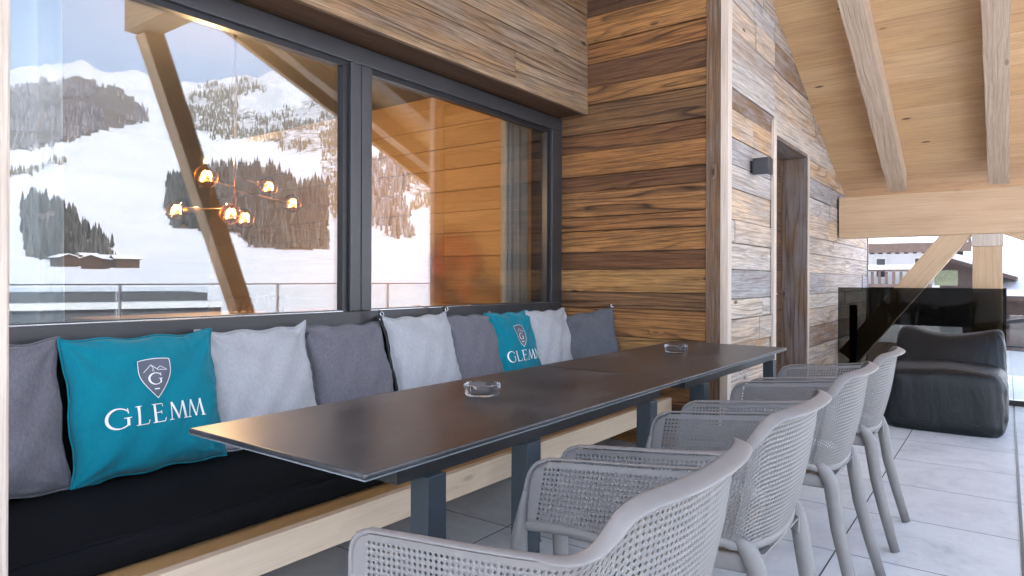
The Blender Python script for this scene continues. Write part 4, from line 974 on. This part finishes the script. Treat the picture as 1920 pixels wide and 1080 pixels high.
def chalet(cx_, cy_, z0, L_, W_, H_, ang, label, roofh=.35, over=1.2, wins=3, wallm='plaster', upper=True, group='chalets around the terrace', snow=.35, detail=True, small=False):
    "ridge runs along local x"
    t = root('chalet', label, 'house', (cx_, cy_, z0), group); ca, sa = math.cos(R(ang)), math.sin(R(ang))
    def Wp(p): return (cx_ + p[0] * ca - p[1] * sa, cy_ + p[0] * sa + p[1] * ca, z0 + p[2])
    def fin(mm, nme, mt, par=None):
        mm.v = [Wp(p) for p in mm.v]; return mm.build(nme, mt, par or t)
    hl, hw_ = L_ / 2, W_ / 2; rh = hw_ * roofh * 2 * .5
    m = MB(); m.box(-hl, hl, -hw_, hw_, 0, H_ * (.62 if upper else 1)); fin(m, 'wall', M[wallm])
    if upper: m = MB(); m.box(-hl - .03, hl + .03, -hw_ - .03, hw_ + .03, H_ * .62 + .002, H_); fin(m, 'upper_wall', M['darkwood'])
    for sx in (-hl, hl):
        m = MB(); m.v += [(sx, -hw_, H_), (sx, hw_, H_), (sx, 0, H_ + hw_ * roofh)]; m.face([0, 1, 2]); fin(m, 'gable', M['darkwood'])
    for nme, mt, dz, th, ex in (('roof', 'darkwood', -.05 - (.18 if small else 0), .22 + (.18 if small else 0), 0), ('roof_snow', 'roofsnow', .175, snow, -.12)):
        m = MB(); o_ = over + ex
        for sg in (1, -1):
            m.board((-hl - o_, 0, H_ + hw_ * roofh + dz), (2 * hl + 2 * o_, 0, 0), (0, sg * (hw_ + o_), -(hw_ + o_) * roofh), (0, 0, th))
        fin(m, nme, M[mt])
    if detail:
        for sg in (-1, 1):
            for fz in (((H_ * .55, H_ * .66), (H_ * .78, H_ * .91)) if small else ((H_ * .12, H_ * .42), (H_ * .64, H_ * .92))):
                for k in range(wins):
                    x = -hl + (k + .5) * 2 * hl / wins; ww = min(.65, hl / wins * (.32 if small else .5))
                    m = MB(); m.box(x - ww, x + ww, sg * (hw_ + .04) - .03, sg * (hw_ + .04) + .03, fz[0] + .1, fz[1]); wf = fin(m, 'window', M['white'])
                    m = MB(); m.box(x - ww + .08, x + ww - .08, sg * (hw_ + .085) - .01, sg * (hw_ + .085) + .01, fz[0] + .2, fz[1] - .1); fin(m, 'pane', M['winblue'], wf)
        m = MB()
        for sg in (-1, 1):
            q_ = .30 if small else .56; m.box(-hl * .9, hl * .9, sg * (hw_ + .6) - .55, sg * (hw_ + .6) + .55, H_ * q_, H_ * (q_ + .025))
            m.box(-hl * .9, hl * .9, sg * (hw_ + 1.15) - .03, sg * (hw_ + 1.15) + .03, H_ * (q_ + .04), H_ * (q_ + .16))
        fin(m, 'balcony', M['darkwood'])
        if small:
            m = MB()
            for sg in (-1, 1): m.box(-hl - .4, hl + .4, sg * (hw_ + .5) - .45, sg * (hw_ + .5) + .45, H_ * .955, H_ * .995)
            fin(m, 'eave', M['darkwood'])
            m = MB()
            for k in range(36): m.box(-hl + k * L_ / 36, -hl + k * L_ / 36 + .16, -hw_ - .5, -hw_ + .1, H_ * .925, H_ * .95)
            fin(m, 'eave_bracket', M['darkwood'])
            m = MB()
            for k in range(14): m.box(hl - 4.6 + k * .3, hl - 4.6 + k * .3 + .12, -hw_ - .98, -hw_ - .92, 6.95, 7.55)
            m.box(hl - 4.7, hl - .3, -hw_ - 1.0, -hw_ - .9, 7.56, 7.66); m.box(hl - 4.7, hl - .3, -hw_ - 1.0, -hw_ - .04, 6.8, 6.94); fin(m, 'upper_balcony', M['darkwood'])
            m = MB(); m.box(hl - 4.75, hl - .25, -hw_ - 1.05, -hw_ - .85, 7.665, 7.86); fin(m, 'balcony_snow', M['roofsnow'])
            m = MB(); m.box(hl - .2, hl + .7, -hw_ - .9, -hw_ - .04, 6.9, 7.6); fin(m, 'planter', M['hedge'])
        m = MB(); m.box(hl * .3, hl * .3 + .8, -.4, .4, H_ + hw_ * roofh - .6, H_ + hw_ * roofh + 1.1); fin(m, 'chimney', M['plaster'])
    return t
# chalets seen past the end of the terrace
def at(u, v, D):   # a spot on the land at forward distance D
    r_ = _f * D + _r * ((u - 960) / 1251.8 * D); return r_.x, r_.y, 1.1 + (524.4 - v) / 1251.8 * D
x, y, z = at(1690, 540, 33); chalet(x - 5.2, y + 4, -6.0, 13, 10, 9.1, 4, 'white chalet with snowy roof and dark eaves beyond the terrace end', wins=8, upper=False, small=True)
x, y, z = at(1772, 540, 40); chalet(x + .2, y + 3.5, -6.0, 9, 4.4, 7.6, 88, 'dark gabled chalet behind the white chalet')
x, y, z = at(1905, 540, 38); chalet(x + 3, y + 3, -6.8, 10, 9, 7.3, -20, 'chalet with brown roof at the right edge beyond the terrace')
x, y, z = at(1650, 530, 60); chalet(x - 6, y + 8, -4, 12, 10, 8.5, 20, 'farther snow covered chalet left of the white chalet')
# low building below the balustrade
fb = root('flat_roof_building', 'low grey flat roofed building below the balustrade', 'building', (30, 18, -7))
def fbx(r0, a0, a1, z0, z1, th): 
    p0 = Vector((EX + r0 * math.sin(R(a0)), EY + r0 * math.cos(R(a0)), z0)); p1 = Vector((EX + r0 * math.sin(R(a1)), EY + r0 * math.cos(R(a1)), z0)); d = p1 - p0; n_ = Vector((d.y, -d.x, 0)).normalized() * th
    if n_.dot(p0 - Vector((EX, EY, z0))) < 0: n_ = -n_
    mm = MB(); mm.board(p0, d, (0, 0, z1 - z0), n_); return mm
fbx(40, 60, 84, -7.5, -.45, 8).build('wall', M['concrete'], fb); fbx(39.7, 59.9, 84.1, -.448, -.12, 8.5).build('parapet', M['palegrey'], fb); fbx(41, 61, 84, -.118, .32, 6).build('roof_block', M['concrete'], fb)
# village on the valley floor
for k, (u, v, r) in enumerate(((120, 505, 330), (150, 508, 360), (180, 512, 300), (205, 505, 340), (165, 490, 420), (235, 512, 320))):
    az = R(36.54) - math.atan((u - 960) / 1251.8); z = float(Hf(np.array([az]), np.array([float(r)]))[0])
    chalet(EX + r * math.sin(az), EY + r * math.cos(az), z - .5, 9, 7, 4.2, 20 * k, ['small snow roofed house leftmost in the valley', 'small valley house second from the left', 'small valley house nearest the trees', 'small valley house fourth from the left', 'small valley house set behind the others', 'small valley house rightmost of the row'][k], detail=False, upper=False, wallm='darkwood', snow=.25, group='small houses in the valley', over=.8)

hz = MB(); hz.box(-7500, 9500, -7500, 9500, -40, 2600); hm = bpy.data.materials.new('mountain_haze'); hm.use_nodes = True; hn = hm.node_tree
hn.nodes.remove(hn.nodes['Principled BSDF']); pv = hn.nodes.new('ShaderNodeVolumePrincipled'); pv.inputs['Color'].default_value = (.86, .92, 1, 1); pv.inputs['Density'].default_value = 1.1e-4
hn.links.new(pv.outputs[0], hn.nodes['Material Output'].inputs['Volume']); ho = hz.build('haze', hm, loc=(0, 0, 0)); tag(ho, kind='stuff')
